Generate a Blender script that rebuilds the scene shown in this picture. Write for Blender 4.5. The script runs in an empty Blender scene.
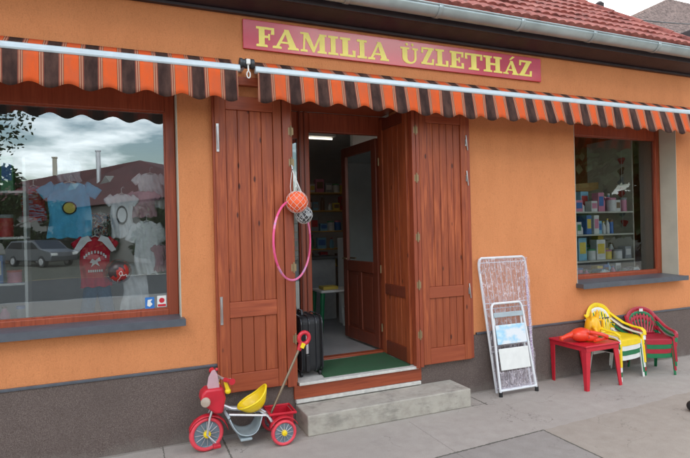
import bpy, bmesh, math, random
from mathutils import Vector, Matrix
from math import radians as R, sin, cos, pi
random.seed(7)
S = bpy.context.scene
COL = S.collection
# ------------------------------------------------------------ camera
YAW, PITCH, ROLL = R(22.85), R(0.0), R(-1.35)
fw = Vector((sin(YAW)*cos(PITCH), cos(YAW)*cos(PITCH), sin(PITCH)))
rt = Vector((cos(YAW), -sin(YAW), 0)); up = rt.cross(fw)
r2 = rt*cos(ROLL)+up*sin(ROLL); u2 = -rt*sin(ROLL)+up*cos(ROLL)
cam = bpy.data.objects.new('camera', bpy.data.cameras.new('camera'))
COL.objects.link(cam); S.camera = cam
cam.matrix_world = Matrix(((r2.x, u2.x, -fw.x, 0), (r2.y, u2.y, -fw.y, 0), (r2.z, u2.z, -fw.z, 1.62), (0, 0, 0, 1)))
cam.data.sensor_width = 36; cam.data.lens = 519/690*36
cam.data.clip_start = 0.05; cam.data.clip_end = 900
# ------------------------------------------------------------ light
SUN_EL, SUN_AZ = R(46), R(212)          # azimuth clockwise from +y
W = bpy.data.worlds.new('World'); S.world = W; W.use_nodes = True
wn, wl = W.node_tree.nodes, W.node_tree.links
wn.clear()
wo = wn.new('ShaderNodeOutputWorld'); bg = wn.new('ShaderNodeBackground')
sky = wn.new('ShaderNodeTexSky'); sky.sky_type = 'NISHITA'; sky.sun_disc = False
sky.sun_elevation = SUN_EL; sky.sun_rotation = SUN_AZ; sky.air_density = 1.6; sky.dust_density = 0.6; sky.ozone_density = 3.0
tc = wn.new('ShaderNodeTexCoord'); mp = wn.new('ShaderNodeMapping'); mp.inputs['Scale'].default_value = (1, 1, 3.2)
mp.inputs['Location'].default_value = (0.3, 1.7, 0.2)
nz = wn.new('ShaderNodeTexNoise'); nz.inputs['Scale'].default_value = 2.9; nz.inputs['Detail'].default_value = 7
nz.inputs['Roughness'].default_value = 0.58
cr = wn.new('ShaderNodeValToRGB'); cr.color_ramp.elements[0].position = 0.50; cr.color_ramp.elements[1].position = 0.64
sx = wn.new('ShaderNodeSeparateXYZ')
yb = wn.new('ShaderNodeMapRange'); yb.inputs['From Min'].default_value = 0.0; yb.inputs['From Max'].default_value = 0.6
yb.inputs['To Min'].default_value = 0.0; yb.inputs['To Max'].default_value = 1.0
mx = wn.new('ShaderNodeMath'); mx.operation = 'MAXIMUM'
mc = wn.new('ShaderNodeMix'); mc.data_type = 'RGBA'
mc.inputs['B'].default_value = (26.0, 25.6, 25.4, 1)
wl.new(tc.outputs['Generated'], mp.inputs['Vector']); wl.new(mp.outputs['Vector'], nz.inputs['Vector'])
wl.new(nz.outputs['Fac'], cr.inputs['Fac']); wl.new(tc.outputs['Generated'], sx.inputs['Vector'])
wl.new(sx.outputs['Y'], yb.inputs['Value']); wl.new(yb.outputs['Result'], mx.inputs[0]); wl.new(cr.outputs['Color'], mx.inputs[1])
wl.new(mx.outputs[0], mc.inputs['Factor']); wl.new(sky.outputs['Color'], mc.inputs['A'])
wl.new(mc.outputs['Result'], bg.inputs['Color']); bg.inputs['Strength'].default_value = 0.15
wl.new(bg.outputs['Background'], wo.inputs['Surface'])
sun = bpy.data.objects.new('sun', bpy.data.lights.new('sun', 'SUN')); COL.objects.link(sun)
sun.data.energy = 0.6; sun.data.angle = R(28); sun.data.color = (1, 0.96, 0.9)
sd = Vector((sin(SUN_AZ)*cos(SUN_EL), cos(SUN_AZ)*cos(SUN_EL), sin(SUN_EL)))
sun.rotation_euler = sd.to_track_quat('Z', 'Y').to_euler(); sun.location = (0, -5, 12)
vs = S.view_settings; vs.view_transform = 'Standard'; vs.look = 'None'; vs.exposure = 0.20; vs.gamma = 1; vs.use_curve_mapping = False
S.cycles.use_denoising = True; S.cycles.max_bounces = 10; S.cycles.transparent_max_bounces = 16

# ------------------------------------------------------------ material helper
MC = {}
class N:
    def __init__(s, name):
        s.m = bpy.data.materials.new(name); s.m.use_nodes = True; s.t = s.m.node_tree
        s.b = s.t.nodes['Principled BSDF']; s.out = s.t.nodes['Material Output']
    def n(s, typ, **kw):
        nd = s.t.nodes.new('ShaderNode'+typ)
        for k, v in kw.items():
            if k in nd.inputs.keys() if isinstance(k, str) else False: nd.inputs[k].default_value = v
            else: setattr(nd, k, v)
        return nd
    def l(s, a, b): s.t.links.new(a, b)
    def coord(s, scale=(1, 1, 1), loc=(0, 0, 0), rot=(0, 0, 0)):
        t = s.n('TexCoord'); m = s.n('Mapping'); m.inputs['Scale'].default_value = scale
        m.inputs['Location'].default_value = loc; m.inputs['Rotation'].default_value = rot
        s.l(t.outputs['Object'], m.inputs['Vector']); return m.outputs['Vector']
    def noise(s, vec, scale, detail=4, rough=.55):
        x = s.n('TexNoise'); x.inputs['Scale'].default_value = scale; x.inputs['Detail'].default_value = detail
        x.inputs['Roughness'].default_value = rough
        s.l(vec, x.inputs['Vector']); return x.outputs['Fac']
    def ramp(s, fac, stops, const=False):
        r = s.n('ValToRGB'); e = r.color_ramp.elements
        while len(e) < len(stops): e.new(0.5)
        for i, (p, c) in enumerate(stops):
            e[i].position = p; e[i].color = tuple(c)+(1,) if len(c) == 3 else c
        if const: r.color_ramp.interpolation = 'CONSTANT'
        s.l(fac, r.inputs['Fac']); return r.outputs['Color']
    def mix(s, fac, a, b, mode='MIX'):
        x = s.n('Mix'); x.data_type = 'RGBA'; x.blend_type = mode
        for key, v in (('Factor', fac), ('A', a), ('B', b)):
            if isinstance(v, (int, float)): x.inputs[key].default_value = v
            elif isinstance(v, tuple): x.inputs[key].default_value = v+(1,) if len(v) == 3 else v
            else: s.l(v, x.inputs[key])
        return x.outputs['Result']
    def math(s, op, a, b=0.0):
        x = s.n('Math'); x.operation = op
        for i, v in enumerate((a, b)):
            if isinstance(v, (int, float)): x.inputs[i].default_value = v
            else: s.l(v, x.inputs[i])
        return x.outputs[0]
    def bump(s, h, strength=.3, dist=.01):
        b = s.n('Bump'); b.inputs['Strength'].default_value = strength; b.inputs['Distance'].default_value = dist
        s.l(h, b.inputs['Height']); s.l(b.outputs['Normal'], s.b.inputs['Normal'])
    def set(s, color=None, rough=.6, metal=0, spec=.5, **kw):
        if color is not None:
            if isinstance(color, tuple): s.b.inputs['Base Color'].default_value = color+(1,) if len(color) == 3 else color
            else: s.l(color, s.b.inputs['Base Color'])
        if isinstance(rough, (int, float)): s.b.inputs['Roughness'].default_value = rough
        else: s.l(rough, s.b.inputs['Roughness'])
        s.b.inputs['Metallic'].default_value = metal; s.b.inputs['Specular IOR Level'].default_value = spec
        for k, v in kw.items(): s.b.inputs[k].default_value = v
        return s.m

def plain(name, c, rough=.5, metal=0, var=.12, scale=14, spec=.5, bump=0.0, alpha=1.0):
    """painted / moulded surface with faint dirt and tone variation"""
    if name in MC: return MC[name]
    n = N(name); v = n.coord()
    f = n.noise(v, scale, 5); f2 = n.noise(v, scale*7, 2)
    d = tuple(x*(1-var) for x in c); l = tuple(min(1, x*(1+var)) for x in c)
    col = n.ramp(f, [(.3, d), (.7, l)])
    rr = n.math('ADD', n.math('MULTIPLY', f2, .16), rough-.08)
    n.set(col, rr, metal, spec)
    if bump: n.bump(f2, bump, .002)
    if alpha < 1: n.b.inputs['Alpha'].default_value = alpha
    MC[name] = n.m; return n.m

def wood(name, dark, mid, light, axis='z', rough=.5, knots=True):
    n = N(name)
    sc = dict(z=(14, 14, .9), x=(.9, 14, 14), y=(14, .9, 14))[axis]
    v = n.coord(sc); g = n.noise(v, 3.2, 6, .6)
    v2 = n.coord((1, 1, .35) if axis == 'z' else (.35, 1, 1)); b = n.noise(v2, 2.4, 3)
    col = n.ramp(g, [(.30, dark), (.5, mid), (.68, light)])
    g2 = n.noise(n.coord(tuple(q*2.6 if q > 5 else q*1.6 for q in sc)), 3.0, 4, .6); col = n.mix(.55, col, n.ramp(g2, [(.36, (.62, .55, .50)), (.52, (1, 1, 1))]), 'MULTIPLY')
    col = n.mix(n.ramp(b, [(.35, (0, 0, 0)), (.7, (1, 1, 1))]), col, tuple(x*.78 for x in mid))
    if knots:
        vo = n.n('TexVoronoi'); vo.inputs['Scale'].default_value = 4.2; vo.inputs['Randomness'].default_value = 1
        n.l(n.coord((2.2, 2.2, .8) if axis == 'z' else (.8, 2.2, 2.2)), vo.inputs['Vector'])
        k = n.ramp(vo.outputs['Distance'], [(.0, (1, 1, 1)), (.055, (1, 1, 1)), (.11, (0, 0, 0))])
        col = n.mix(k, col, tuple(x*.35 for x in dark))
    n.set(col, n.math('ADD', n.math('MULTIPLY', g, .25), rough-.12), 0, .45)
    n.bump(g, .25, .003); return n.m

# ------------------------------------------------------------ mesh helper
ORG = {}
SPLIT = {'rail', 'stile', 'window_reveal', 'plinth_trim', 'plinth', 'door_panel', 'apron', 'side_window', 'reveal_lining', 'shutter_post', 'inner_wall', 'rear_leg', 'skirt'}
class MB:
    def __init__(s): s.v = []; s.f = []; s.mi = []; s.cur = 0; s.g = []
    def mat(s, i): s.cur = i; return s
    def add(s, vs_, fs):
        o = len(s.v); s.g.append((o, len(s.f))); s.v += [tuple(v) for v in vs_]
        for f in fs: s.f.append(tuple(o+i for i in f)); s.mi.append(s.cur)
        return s
    def box(s, x0, x1, y0, y1, z0, z1):
        return s.add([(x0, y0, z0), (x1, y0, z0), (x1, y1, z0), (x0, y1, z0), (x0, y0, z1), (x1, y0, z1), (x1, y1, z1), (x0, y1, z1)],
                     [(0, 3, 2, 1), (4, 5, 6, 7), (0, 1, 5, 4), (1, 2, 6, 5), (2, 3, 7, 6), (3, 0, 4, 7)])
    def obox(s, c, ax, ay, az):
        """oriented box: centre and three half-extent vectors"""
        c, ax, ay, az = map(Vector, (c, ax, ay, az))
        vs_ = [c+i*ax+j*ay+k*az for k in (-1, 1) for i, j in ((-1, -1), (1, -1), (1, 1), (-1, 1))]
        return s.add(vs_, [(0, 3, 2, 1), (4, 5, 6, 7), (0, 1, 5, 4), (1, 2, 6, 5), (2, 3, 7, 6), (3, 0, 4, 7)])
    def tube(s, pts, r, n=10, closed=False, sq=None, ref=None):
        """swept tube; r number or list; sq=(a,b) ellipse scale; ref fixes the section's 'a' direction"""
        P = [Vector(p) for p in pts]; m = len(P); rr = r if isinstance(r, (list, tuple)) else [r]*m
        a, b = sq or (1, 1); rings = []; prev = None
        for i, p in enumerate(P):
            if closed: t = P[(i+1) % m]-P[i-1]
            else: t = P[min(i+1, m-1)]-P[max(i-1, 0)]
            t.normalize()
            if ref is not None: u = Vector(ref)-t*Vector(ref).dot(t)
            elif prev is None:
                u = Vector((0, 0, 1))-t*t.z
                if u.length < .1: u = Vector((1, 0, 0))-t*t.x
            else: u = prev-t*prev.dot(t)
            u.normalize(); prev = u; w = t.cross(u)
            rings.append([p+(u*cos(2*pi*k/n)*a+w*sin(2*pi*k/n)*b)*rr[i] for k in range(n)])
        vs_ = [v for rg in rings for v in rg]; fs = []
        for i in range(m if closed else m-1):
            j = (i+1) % m
            for k in range(n): fs.append((i*n+k, i*n+(k+1) % n, j*n+(k+1) % n, j*n+k))
        if not closed: fs += [tuple(range(n-1, -1, -1)), tuple(range((m-1)*n, m*n))]
        return s.add(vs_, fs)
    def lathe(s, prof, c=(0, 0, 0), axis=(0, 0, 1), n=24):
        """prof: (radius, height) pairs along axis"""
        ax = Vector(axis).normalized(); u = ax.orthogonal().normalized(); w = ax.cross(u); c = Vector(c)
        vs_ = []; fs = []
        for (r, h) in prof:
            for k in range(n): vs_.append(c+ax*h+(u*cos(2*pi*k/n)+w*sin(2*pi*k/n))*max(r, 1e-4))
        for i in range(len(prof)-1):
            for k in range(n): fs.append((i*n+k, i*n+(k+1) % n, (i+1)*n+(k+1) % n, (i+1)*n+k))
        fs += [tuple(range(n-1, -1, -1)), tuple(range((len(prof)-1)*n, len(prof)*n))]
        return s.add(vs_, fs)
    def ball(s, c, r, n=20, sc=(1, 1, 1)):
        c = Vector(c); vs_ = []; fs = []; m = n//2
        for i in range(m+1):
            th = pi*i/m
            for k in range(n):
                ph = 2*pi*k/n; vs_.append((c.x+r*sc[0]*max(sin(th), 1e-4)*cos(ph), c.y+r*sc[1]*max(sin(th), 1e-4)*sin(ph), c.z+r*sc[2]*cos(th)))
        for i in range(m):
            for k in range(n): fs.append((i*n+k, (i+1)*n+k, (i+1)*n+(k+1) % n, i*n+(k+1) % n))
        return s.add(vs_, fs)
    def prism(s, poly, y0, y1, O=(0, 0, 0), U=(1, 0, 0), V=(0, 0, 1)):
        """polygon (u,v) extruded between y0 and y1 along W = -(UxV)  (for U=x,V=z: +y)"""
        O, U, V = Vector(O), Vector(U), Vector(V); Wd = -(U.cross(V)); n = len(poly)
        if abs(Wd.x) > .9: Wd = Vector((1, 0, 0))
        vs_ = [O+U*a+V*b+Wd*y0 for a, b in poly]+[O+U*a+V*b+Wd*y1 for a, b in poly]
        fs = [tuple(range(n)), tuple(range(2*n-1, n-1, -1))]+[(i, i+n, (i+1) % n+n, (i+1) % n) for i in range(n)]
        return s.add(vs_, fs)
    def grid(s, fn, nu, nv):
        vs_ = [fn(i/nu, j/nv) for j in range(nv+1) for i in range(nu+1)]
        return s.add(vs_, [(j*(nu+1)+i, j*(nu+1)+i+1, (j+1)*(nu+1)+i+1, (j+1)*(nu+1)+i) for j in range(nv) for i in range(nu)])
    def build(s, name, mats, parent=None, smooth=False, bevel=0, solid=0, sub=0, kind=None, seg=2, autos=None, loc=None):
        if name in SPLIT and len(s.g) > 1:
            res = []; g = s.g+[(len(s.v), len(s.f))]
            for (v0, f0), (v1, f1) in zip(g, g[1:]):
                q = MB(); q.add(s.v[v0:v1], [tuple(i-v0 for i in f) for f in s.f[f0:f1]])
                res.append(q.build(name, mats, parent, smooth, bevel, solid, sub, kind, seg, autos, loc))
            return res[0]
        me = bpy.data.meshes.new(name); org = ORG.get(parent.name, Vector((0, 0, 0))) if parent else Vector((0, 0, 0))
        if loc is not None and parent is None: org = Vector(loc)
        me.from_pydata([tuple(Vector(v)-org) for v in s.v], [], s.f)
        if not isinstance(mats, (list, tuple)): mats = [mats]
        for m in mats: me.materials.append(m)
        me.polygons.foreach_set('material_index', [min(i, len(mats)-1) for i in s.mi])
        bm = bmesh.new(); bm.from_mesh(me); bmesh.ops.recalc_face_normals(bm, faces=bm.faces) if solid == 0 else None
        bm.to_mesh(me); bm.free()
        if smooth: me.polygons.foreach_set('use_smooth', [True]*len(me.polygons))
        o = bpy.data.objects.new(name, me); COL.objects.link(o)
        if loc is not None and parent is None: o.location = org
        if parent: o.parent = parent
        ORG[o.name] = org
        if solid: md = o.modifiers.new('solid', 'SOLIDIFY'); md.thickness = solid; md.offset = 0
        if bevel:
            md = o.modifiers.new('bevel', 'BEVEL'); md.width = bevel; md.segments = seg; md.limit_method = 'ANGLE'; md.angle_limit = R(40)
        if sub: md = o.modifiers.new('sub', 'SUBSURF'); md.levels = sub; md.render_levels = sub
        if smooth and not sub and autos is not False:
            bm = bmesh.new(); bm.from_mesh(me)
            for e in bm.edges:
                if len(e.link_faces) == 2 and e.calc_face_angle(0) > R(42): e.smooth = False
            bm.to_mesh(me); bm.free()
        if kind: o['kind'] = kind
        return o
def tag(o, label, cat, group=None, kind=None):
    o['label'] = label; o['category'] = cat
    if group: o['group'] = group
    if kind: o['kind'] = kind
    return o
def thing(name, label, cat, loc=(0, 0, 0), group=None, rz=0):
    o = bpy.data.objects.new(name, None); COL.objects.link(o); o.location = loc; o.rotation_euler = (0, 0, rz)
    o.empty_display_size = .1; ORG[o.name] = Vector(loc); return tag(o, label, cat, group)
def local_thing(name, label, cat, group=None):
    o = thing(name, label, cat, (0, 0, 0), group); return o
def dup(root, loc, rz, label, group=None, swap=None, base=None, scale=None):
    def cp(o, par):
        c = o.copy(); COL.objects.link(c)
        if par: c.parent = par
        if swap and o.type == 'MESH' and any(ms.material and ms.material.name in swap for ms in o.material_slots):
            me = o.data.copy(); c.data = me
            for i, m in enumerate(me.materials):
                if m and m.name in swap: me.materials[i] = swap[m.name]
        for ch in list(o.children): cp(ch, c)
        return c
    r = cp(root, None); r.location = loc; r.rotation_euler = (0, 0, rz); r['label'] = label
    if scale: r.scale = scale
    if group: r['group'] = group
    return r

# ------------------------------------------------------------ materials
def m_stucco():
    n = N('orange_stucco'); v = n.coord((1, 1, .7)); f = n.noise(v, 130, 3, .65); g = n.noise(n.coord(), 1.3, 4); h = n.noise(n.coord((1, 1, .3)), 240, 2)
    c = n.ramp(f, [(.30, (.58, .225, .090)), (.5, (.66, .262, .108)), (.72, (.73, .295, .125))])
    c = n.mix(n.ramp(g, [(.35, (0, 0, 0)), (.75, (.45, .45, .45))]), c, (.60, .235, .097))
    stk = n.ramp(n.noise(n.coord((2.2, 2.2, .8)), 1.6, 6, .7), [(.45, (1, 1, 1)), (.72, (.90, .88, .86))]); c = n.mix(1.0, c, stk, 'MULTIPLY')
    worm = n.noise(n.coord((1, 1, .42)), 62, 2, .5); c = n.mix(1.0, c, n.ramp(worm, [(.33, (.93, .92, .91)), (.44, (1, 1, 1))]), 'MULTIPLY')
    n.set(c, .92, 0, .2); n.bump(n.math('ADD', n.math('ADD', f, n.math('MULTIPLY', worm, 1.2)), n.math('MULTIPLY', h, .4)), .6, .006); return n.m
def m_plinth():
    n = N('brown_mosaic_plaster'); v = n.coord()
    vo = n.n('TexVoronoi'); vo.inputs['Scale'].default_value = 300; n.l(v, vo.inputs['Vector'])
    sp = n.n('SeparateColor'); n.l(vo.outputs['Color'], sp.inputs['Color'])
    c = n.ramp(sp.outputs[0], [(0, (.095, .069, .060)), (.35, (.128, .096, .085)), (.7, (.155, .120, .106)), (1, (.21, .17, .152))])
    g = n.noise(v, 2.5, 4); c = n.mix(n.ramp(g, [(.4, (0, 0, 0)), (.8, (.5, .5, .5))]), c, (.105, .080, .070))
    dz_ = n.n('SeparateXYZ'); n.l(n.coord(), dz_.inputs[0])
    dd = n.math('ADD', n.math('MULTIPLY', n.math('SUBTRACT', .14, n.math('ADD', dz_.outputs['Z'], 0)), 5.0), n.math('MULTIPLY', n.math('SUBTRACT', n.noise(n.coord((1, 1, .5)), 7, 5, .7), .5), 1.6))
    c = n.mix(n.ramp(dd, [(.25, (0, 0, 0)), (.9, (.6, .6, .6))]), c, (.24, .215, .19))
    n.set(c, .8, 0, .25); n.bump(vo.outputs['Distance'], .6, .004); return n.m
def m_ground():
    n = N('concrete_pavement'); t = n.n('TexCoord'); s = n.n('SeparateXYZ'); n.l(t.outputs['Object'], s.inputs[0])
    X, Y = s.outputs['X'], s.outputs['Y']; v = n.coord()
    wob = n.math('MULTIPLY', n.math('SUBTRACT', n.noise(v, 5, 4), .5), .10)
    fine = n.noise(v, 160, 3, .7); mid = n.noise(v, 9, 6, .65); big = n.noise(v, 1.1, 4)
    base = n.ramp(mid, [(.3, (.375, .335, .295)), (.7, (.44, .398, .355))])
    base = n.mix(n.ramp(big, [(.4, (0, 0, 0)), (.7, (.6, .6, .6))]), base, (.365, .328, .29))
    Yw = n.math('ADD', Y, wob); Xw = n.math('ADD', X, wob)
    # line y = 3.16 + slope
    edge = n.math('ADD', 3.02, n.math('MULTIPLY', X, .052))
    below = n.math('LESS_THAN', Yw, edge)
    right = n.math('GREATER_THAN', X, 2.99)
    tan = n.ramp(mid, [(.3, (.335, .288, .240)), (.7, (.395, .345, .292))]); grey = n.ramp(mid, [(.3, (.285, .258, .232)), (.7, (.345, .315, .286))])
    patch = n.mix(right, grey, tan)
    col = n.mix(below, base, patch)
    sp = n.ramp(fine, [(.3, (.55, .55, .55)), (.5, (1, 1, 1)), (.75, (1.0, 1.0, 1.0)), (1, (1, 1, 1))])
    col = n.mix(.55, col, sp, 'MULTIPLY')
    peb = n.ramp(n.noise(v, 330, 2), [(.63, (0, 0, 0)), (.68, (.5, .5, .5))]); col = n.mix(peb, col, (.10, .095, .09))
    jn = n.math('MULTIPLY', n.math('SUBTRACT', n.noise(v, 38, 3), .5), .022)
    def line(coord, pos, w):
        return n.math('LESS_THAN', n.math('ABSOLUTE', n.math('SUBTRACT', n.math('ADD', coord, jn), pos)), w)
    l1 = n.math('MULTIPLY', n.math('LESS_THAN', n.math('ABSOLUTE', n.math('SUBTRACT', n.math('ADD', Y, jn), edge)), .008), n.math('LESS_THAN', X, 3.0))
    l2 = n.math('MULTIPLY', line(X, 2.99, .008), n.math('LESS_THAN', Y, 3.17))
    l3 = n.math('MULTIPLY', line(X, 2.975, .007), n.math('GREATER_THAN', Y, 3.84))
    l4 = n.math('MULTIPLY', line(X, .66, .006), n.math('GREATER_THAN', Y, 3.05))
    l5 = n.math('MULTIPLY', line(X, .22, .004), n.math('GREATER_THAN', Y, 3.05))
    l6 = n.math('MULTIPLY', n.math('MULTIPLY', line(Y, 3.875, .005), n.math('GREATER_THAN', X, 2.83)), n.math('LESS_THAN', X, 2.99))
    l7 = n.math('MULTIPLY', line(X, 2.14, .004), n.math('LESS_THAN', Y, 3.8))
    tot = l1
    for q in (l2, l3, l4, l5, l6): tot = n.math('MAXIMUM', tot, q)
    tot = n.math('MAXIMUM', tot, n.math('MULTIPLY', l7, .35))
    col = n.mix(n.math('MULTIPLY', tot, .75), col, (.055, .055, .04))
    # old stains
    st = n.ramp(n.noise(n.coord((1, 1.6, 1)), 3.3, 5, .7), [(.60, (0, 0, 0)), (.72, (.22, .22, .22))]); col = n.mix(st, col, (.19, .175, .16))
    vc = n.n('TexVoronoi'); vc.feature = 'DISTANCE_TO_EDGE'; vc.inputs['Scale'].default_value = .9
    wv = n.n('VectorMath'); wv.operation = 'ADD'; n.l(v, wv.inputs[0]); nn = n.n('TexNoise'); nn.inputs['Scale'].default_value = 4; nn.inputs['Detail'].default_value = 6; n.l(v, nn.inputs['Vector']); n.l(nn.outputs['Color'], wv.inputs[1]); n.l(wv.outputs[0], vc.inputs['Vector'])
    ck = n.math('MULTIPLY', n.math('LESS_THAN', vc.outputs['Distance'], .0028), n.math('GREATER_THAN', big, .5)); col = n.mix(n.math('MULTIPLY', ck, .55), col, (.10, .09, .075))
    wd_ = n.math('MULTIPLY', n.math('GREATER_THAN', n.math('ADD', Y, n.math('MULTIPLY', wob, .6)), 4.155), .5); col = n.mix(wd_, col, (.17, .15, .125))
    n.set(col, .93, 0, .25); n.bump(n.math('SUBTRACT', n.math('ADD', n.math('MULTIPLY', fine, .5), n.math('MULTIPLY', mid, .6)), n.math('MULTIPLY', tot, 1.0)), .5, .006); return n.m
def m_step():
    n = N('worn_concrete'); v = n.coord(); mid = n.noise(v, 8, 7, .68); fine = n.noise(v, 130, 3)
    c = n.ramp(mid, [(.28, (.31, .282, .238)), (.5, (.40, .372, .32)), (.72, (.46, .43, .37))])
    st = n.ramp(n.noise(n.coord((1, 1, 2.5)), 5, 6, .7), [(.52, (0, 0, 0)), (.66, (.6, .6, .6))]); c = n.mix(st, c, (.20, .19, .165))
    n.set(c, .9, 0, .25); n.bump(n.math('ADD', mid, n.math('MULTIPLY', fine, .4)), .5, .008); return n.m
def m_stripes(name, x0, per):
    n = N(name); t = n.n('TexCoord'); s = n.n('SeparateXYZ'); n.l(t.outputs['UV'], s.inputs[0])
    q = n.math('FRACT', n.math('ADD', n.math('DIVIDE', n.math('SUBTRACT', s.outputs['X'], x0), per), 100.5))
    dk = (.055, .030, .026); og = (.88, .150, .038); be = (.66, .36, .22); pk = (.36, .10, .065)
    # dark stripe centred on .5
    c = n.ramp(q, [(0, og), (.190, dk), (.203, be), (.228, pk), (.262, be), (.288, pk), (.318, dk), (.682, pk), (.712, be), (.738, pk), (.772, be), (.797, dk), (.81, og)], True)
    weave = n.noise(n.coord(), 420, 2); big = n.noise(n.coord((3, 1, 1)), 6, 4)
    c = n.mix(.35, c, n.ramp(weave, [(.35, (.7, .7, .7)), (.65, (1, 1, 1))]), 'MULTIPLY')
    c = n.mix(n.ramp(big, [(.4, (0, 0, 0)), (.8, (.35, .35, .35))]), c, (.30, .16, .12))
    n.set(c, .9, 0, .2); n.bump(n.math('ADD', weave, n.math('MULTIPLY', big, 3)), .3, .003)
    # thin cloth lets some daylight through
    tr = n.n('BsdfTranslucent'); n.l(c, tr.inputs['Color']); ms = n.n('MixShader'); ms.inputs[0].default_value = .25
    n.l(n.b.outputs[0], ms.inputs[1]); n.l(tr.outputs[0], ms.inputs[2]); n.l(ms.outputs[0], n.out.inputs['Surface'])
    return n.m
def m_glass(name, refl, tint=(.86, .90, .90)):
    n = N(name); tr = n.n('BsdfTransparent'); tr.inputs['Color'].default_value = tint+(1,)
    gl = n.n('BsdfGlossy'); gl.inputs['Roughness'].default_value = .0; gl.inputs['Color'].default_value = (.84, .95, 1, 1)
    fr = n.n('Fresnel'); fr.inputs['IOR'].default_value = 1.55
    f = n.math('ADD', fr.outputs[0], refl); ms = n.n('MixShader')
    wv = n.noise(n.coord(), 1.4, 2); b = n.n('Bump'); b.inputs['Strength'].default_value = .05; b.inputs['Distance'].default_value = .012
    n.l(wv, b.inputs['Height']); n.l(b.outputs['Normal'], gl.inputs['Normal'])
    n.l(f, ms.inputs[0]); n.l(tr.outputs[0], ms.inputs[1]); n.l(gl.outputs[0], ms.inputs[2]); n.l(ms.outputs[0], n.out.inputs['Surface'])
    return n.m
def m_tile():
    n = N('red_roof_tile'); v = n.coord(); f = n.noise(v, 5, 6, .7); g = n.noise(v, 60, 3)
    c = n.ramp(f, [(.36, (.15, .042, .034)), (.5, (.33, .095, .075)), (.72, (.42, .17, .135))])
    c = n.mix(n.ramp(g, [(.5, (0, 0, 0)), (.75, (.4, .4, .4))]), c, (.16, .13, .11))
    n.set(c, .8, 0, .3); n.bump(g, .4, .004); return n.m
def m_film():
    n = N('clear_wrinkled_film'); v = n.coord((1, 1, .5))
    w = n.noise(v, 26, 5, .7); tr = n.n('BsdfTransparent'); tr.inputs['Color'].default_value = (.93, .91, .95, 1)
    gl = n.n('BsdfGlossy'); gl.inputs['Roughness'].default_value = .10; df = n.n('BsdfDiffuse'); df.inputs['Color'].default_value = (.78, .70, .76, 1)
    b = n.n('Bump'); b.inputs['Strength'].default_value = 1.0; b.inputs['Distance'].default_value = .03; n.l(w, b.inputs['Height'])
    n.l(b.outputs['Normal'], gl.inputs['Normal'])
    rid = n.ramp(n.noise(n.coord((1.5, 1.5, .6)), 17, 3, .6), [(.455, (.0, .0, .0)), (.5, (.75, .75, .75)), (.545, (.0, .0, .0))])
    m1 = n.n('MixShader'); m1.inputs[0].default_value = .45; n.l(df.outputs[0], m1.inputs[1]); n.l(gl.outputs[0], m1.inputs[2])
    m2 = n.n('MixShader'); n.l(n.math('ADD', n.math('MULTIPLY', rid, .62), .20), m2.inputs[0])
    n.l(tr.outputs[0], m2.inputs[1]); n.l(m1.outputs[0], m2.inputs[2]); n.l(m2.outputs[0], n.out.inputs['Surface']); return n.m
def m_leaf(name, a, b, c):
    n = N(name); f = n.noise(n.coord(), 2.6, 3); g = n.noise(n.coord(), 40, 2)
    col = n.ramp(n.math('ADD', n.math('MULTIPLY', f, .6), n.math('MULTIPLY', g, .4)), [(.35, a), (.5, b), (.68, c)])
    n.set(col, .6, 0, .3); return n.m
def m_mixcol(name, stops, scale, rough=.6, aniso=(1, 1, 1), detail=2):
    n = N(name); f = n.noise(n.coord(aniso), scale, detail)
    n.set(n.ramp(f, stops, True), rough, 0, .4); return n.m

STUCCO, PLINTH, GROUND, STEP = m_stucco(), m_plinth(), m_ground(), m_step()
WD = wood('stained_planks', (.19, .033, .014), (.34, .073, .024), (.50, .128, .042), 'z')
WF = wood('stained_frame', (.21, .037, .016), (.32, .064, .026), (.39, .086, .034), 'z', .42, False)
WH = wood('stained_rail', (.22, .040, .016), (.36, .076, .028), (.46, .115, .044), 'x')
WH2 = wood('stained_beam', (.21, .037, .016), (.33, .068, .026), (.40, .09, .036), 'x', .42, False)
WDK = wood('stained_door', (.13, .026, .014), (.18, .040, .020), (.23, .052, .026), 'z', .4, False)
DARKWOOD = plain('dark_eave_boards', (.028, .017, .021), .5, var=.25, scale=6)
TRIM = plain('slate_blue_sheet', (.105, .118, .140), .38, .35, var=.12)
ZINC = plain('zinc_sheet', (.40, .47, .48), .42, .55, var=.14, scale=5)
ALU = plain('grey_painted_aluminium', (.55, .64, .68), .35, .15, var=.06)
STEEL = plain('galvanised_steel', (.50, .50, .50), .35, .9)
BRASS = plain('brass', (.30, .22, .12), .5, .6)
STONE = plain('white_terrazzo', (.55, .54, .50), .5, var=.16, scale=25)
CREAM = plain('cream_plaster', (.50, .46, .37), .9, var=.08, scale=4)
WHITEP = plain('white_wall_paint', (.78, .78, .76), .9, var=.06, scale=3)
FLOORT = plain('grey_shop_tiles', (.30, .30, .30), .4, var=.12, scale=5)
RUBBER = plain('black_rubber', (.012, .012, .013), .55)
BLACK = plain('black_plastic', (.012, .013, .016), .33)
GLASSW = m_glass('display_window_glass', .22); GLASSR = m_glass('side_window_glass', .07); GLASSD = m_glass('door_glass', .02)
TILE = m_tile(); FILM = m_film()
RED = plain('red_plastic', (.55, .018, .035), .33, var=.08); RED2 = plain('dark_red_plastic', (.38, .016, .035), .36, var=.08)
YEL = plain('yellow_plastic', (.86, .62, .012), .33, var=.06); WHT = plain('white_plastic', (.74, .75, .72), .36, var=.05)
GRN = plain('green_plastic', (.010, .17, .065), .36, var=.08); BLUEP = plain('blue_plastic', (.03, .17, .50), .35)
ORGP = plain('orange_plastic', (.85, .13, .03), .35, var=.08); GREYP = plain('grey_blue_plastic', (.36, .43, .46), .45, var=.08)
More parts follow.
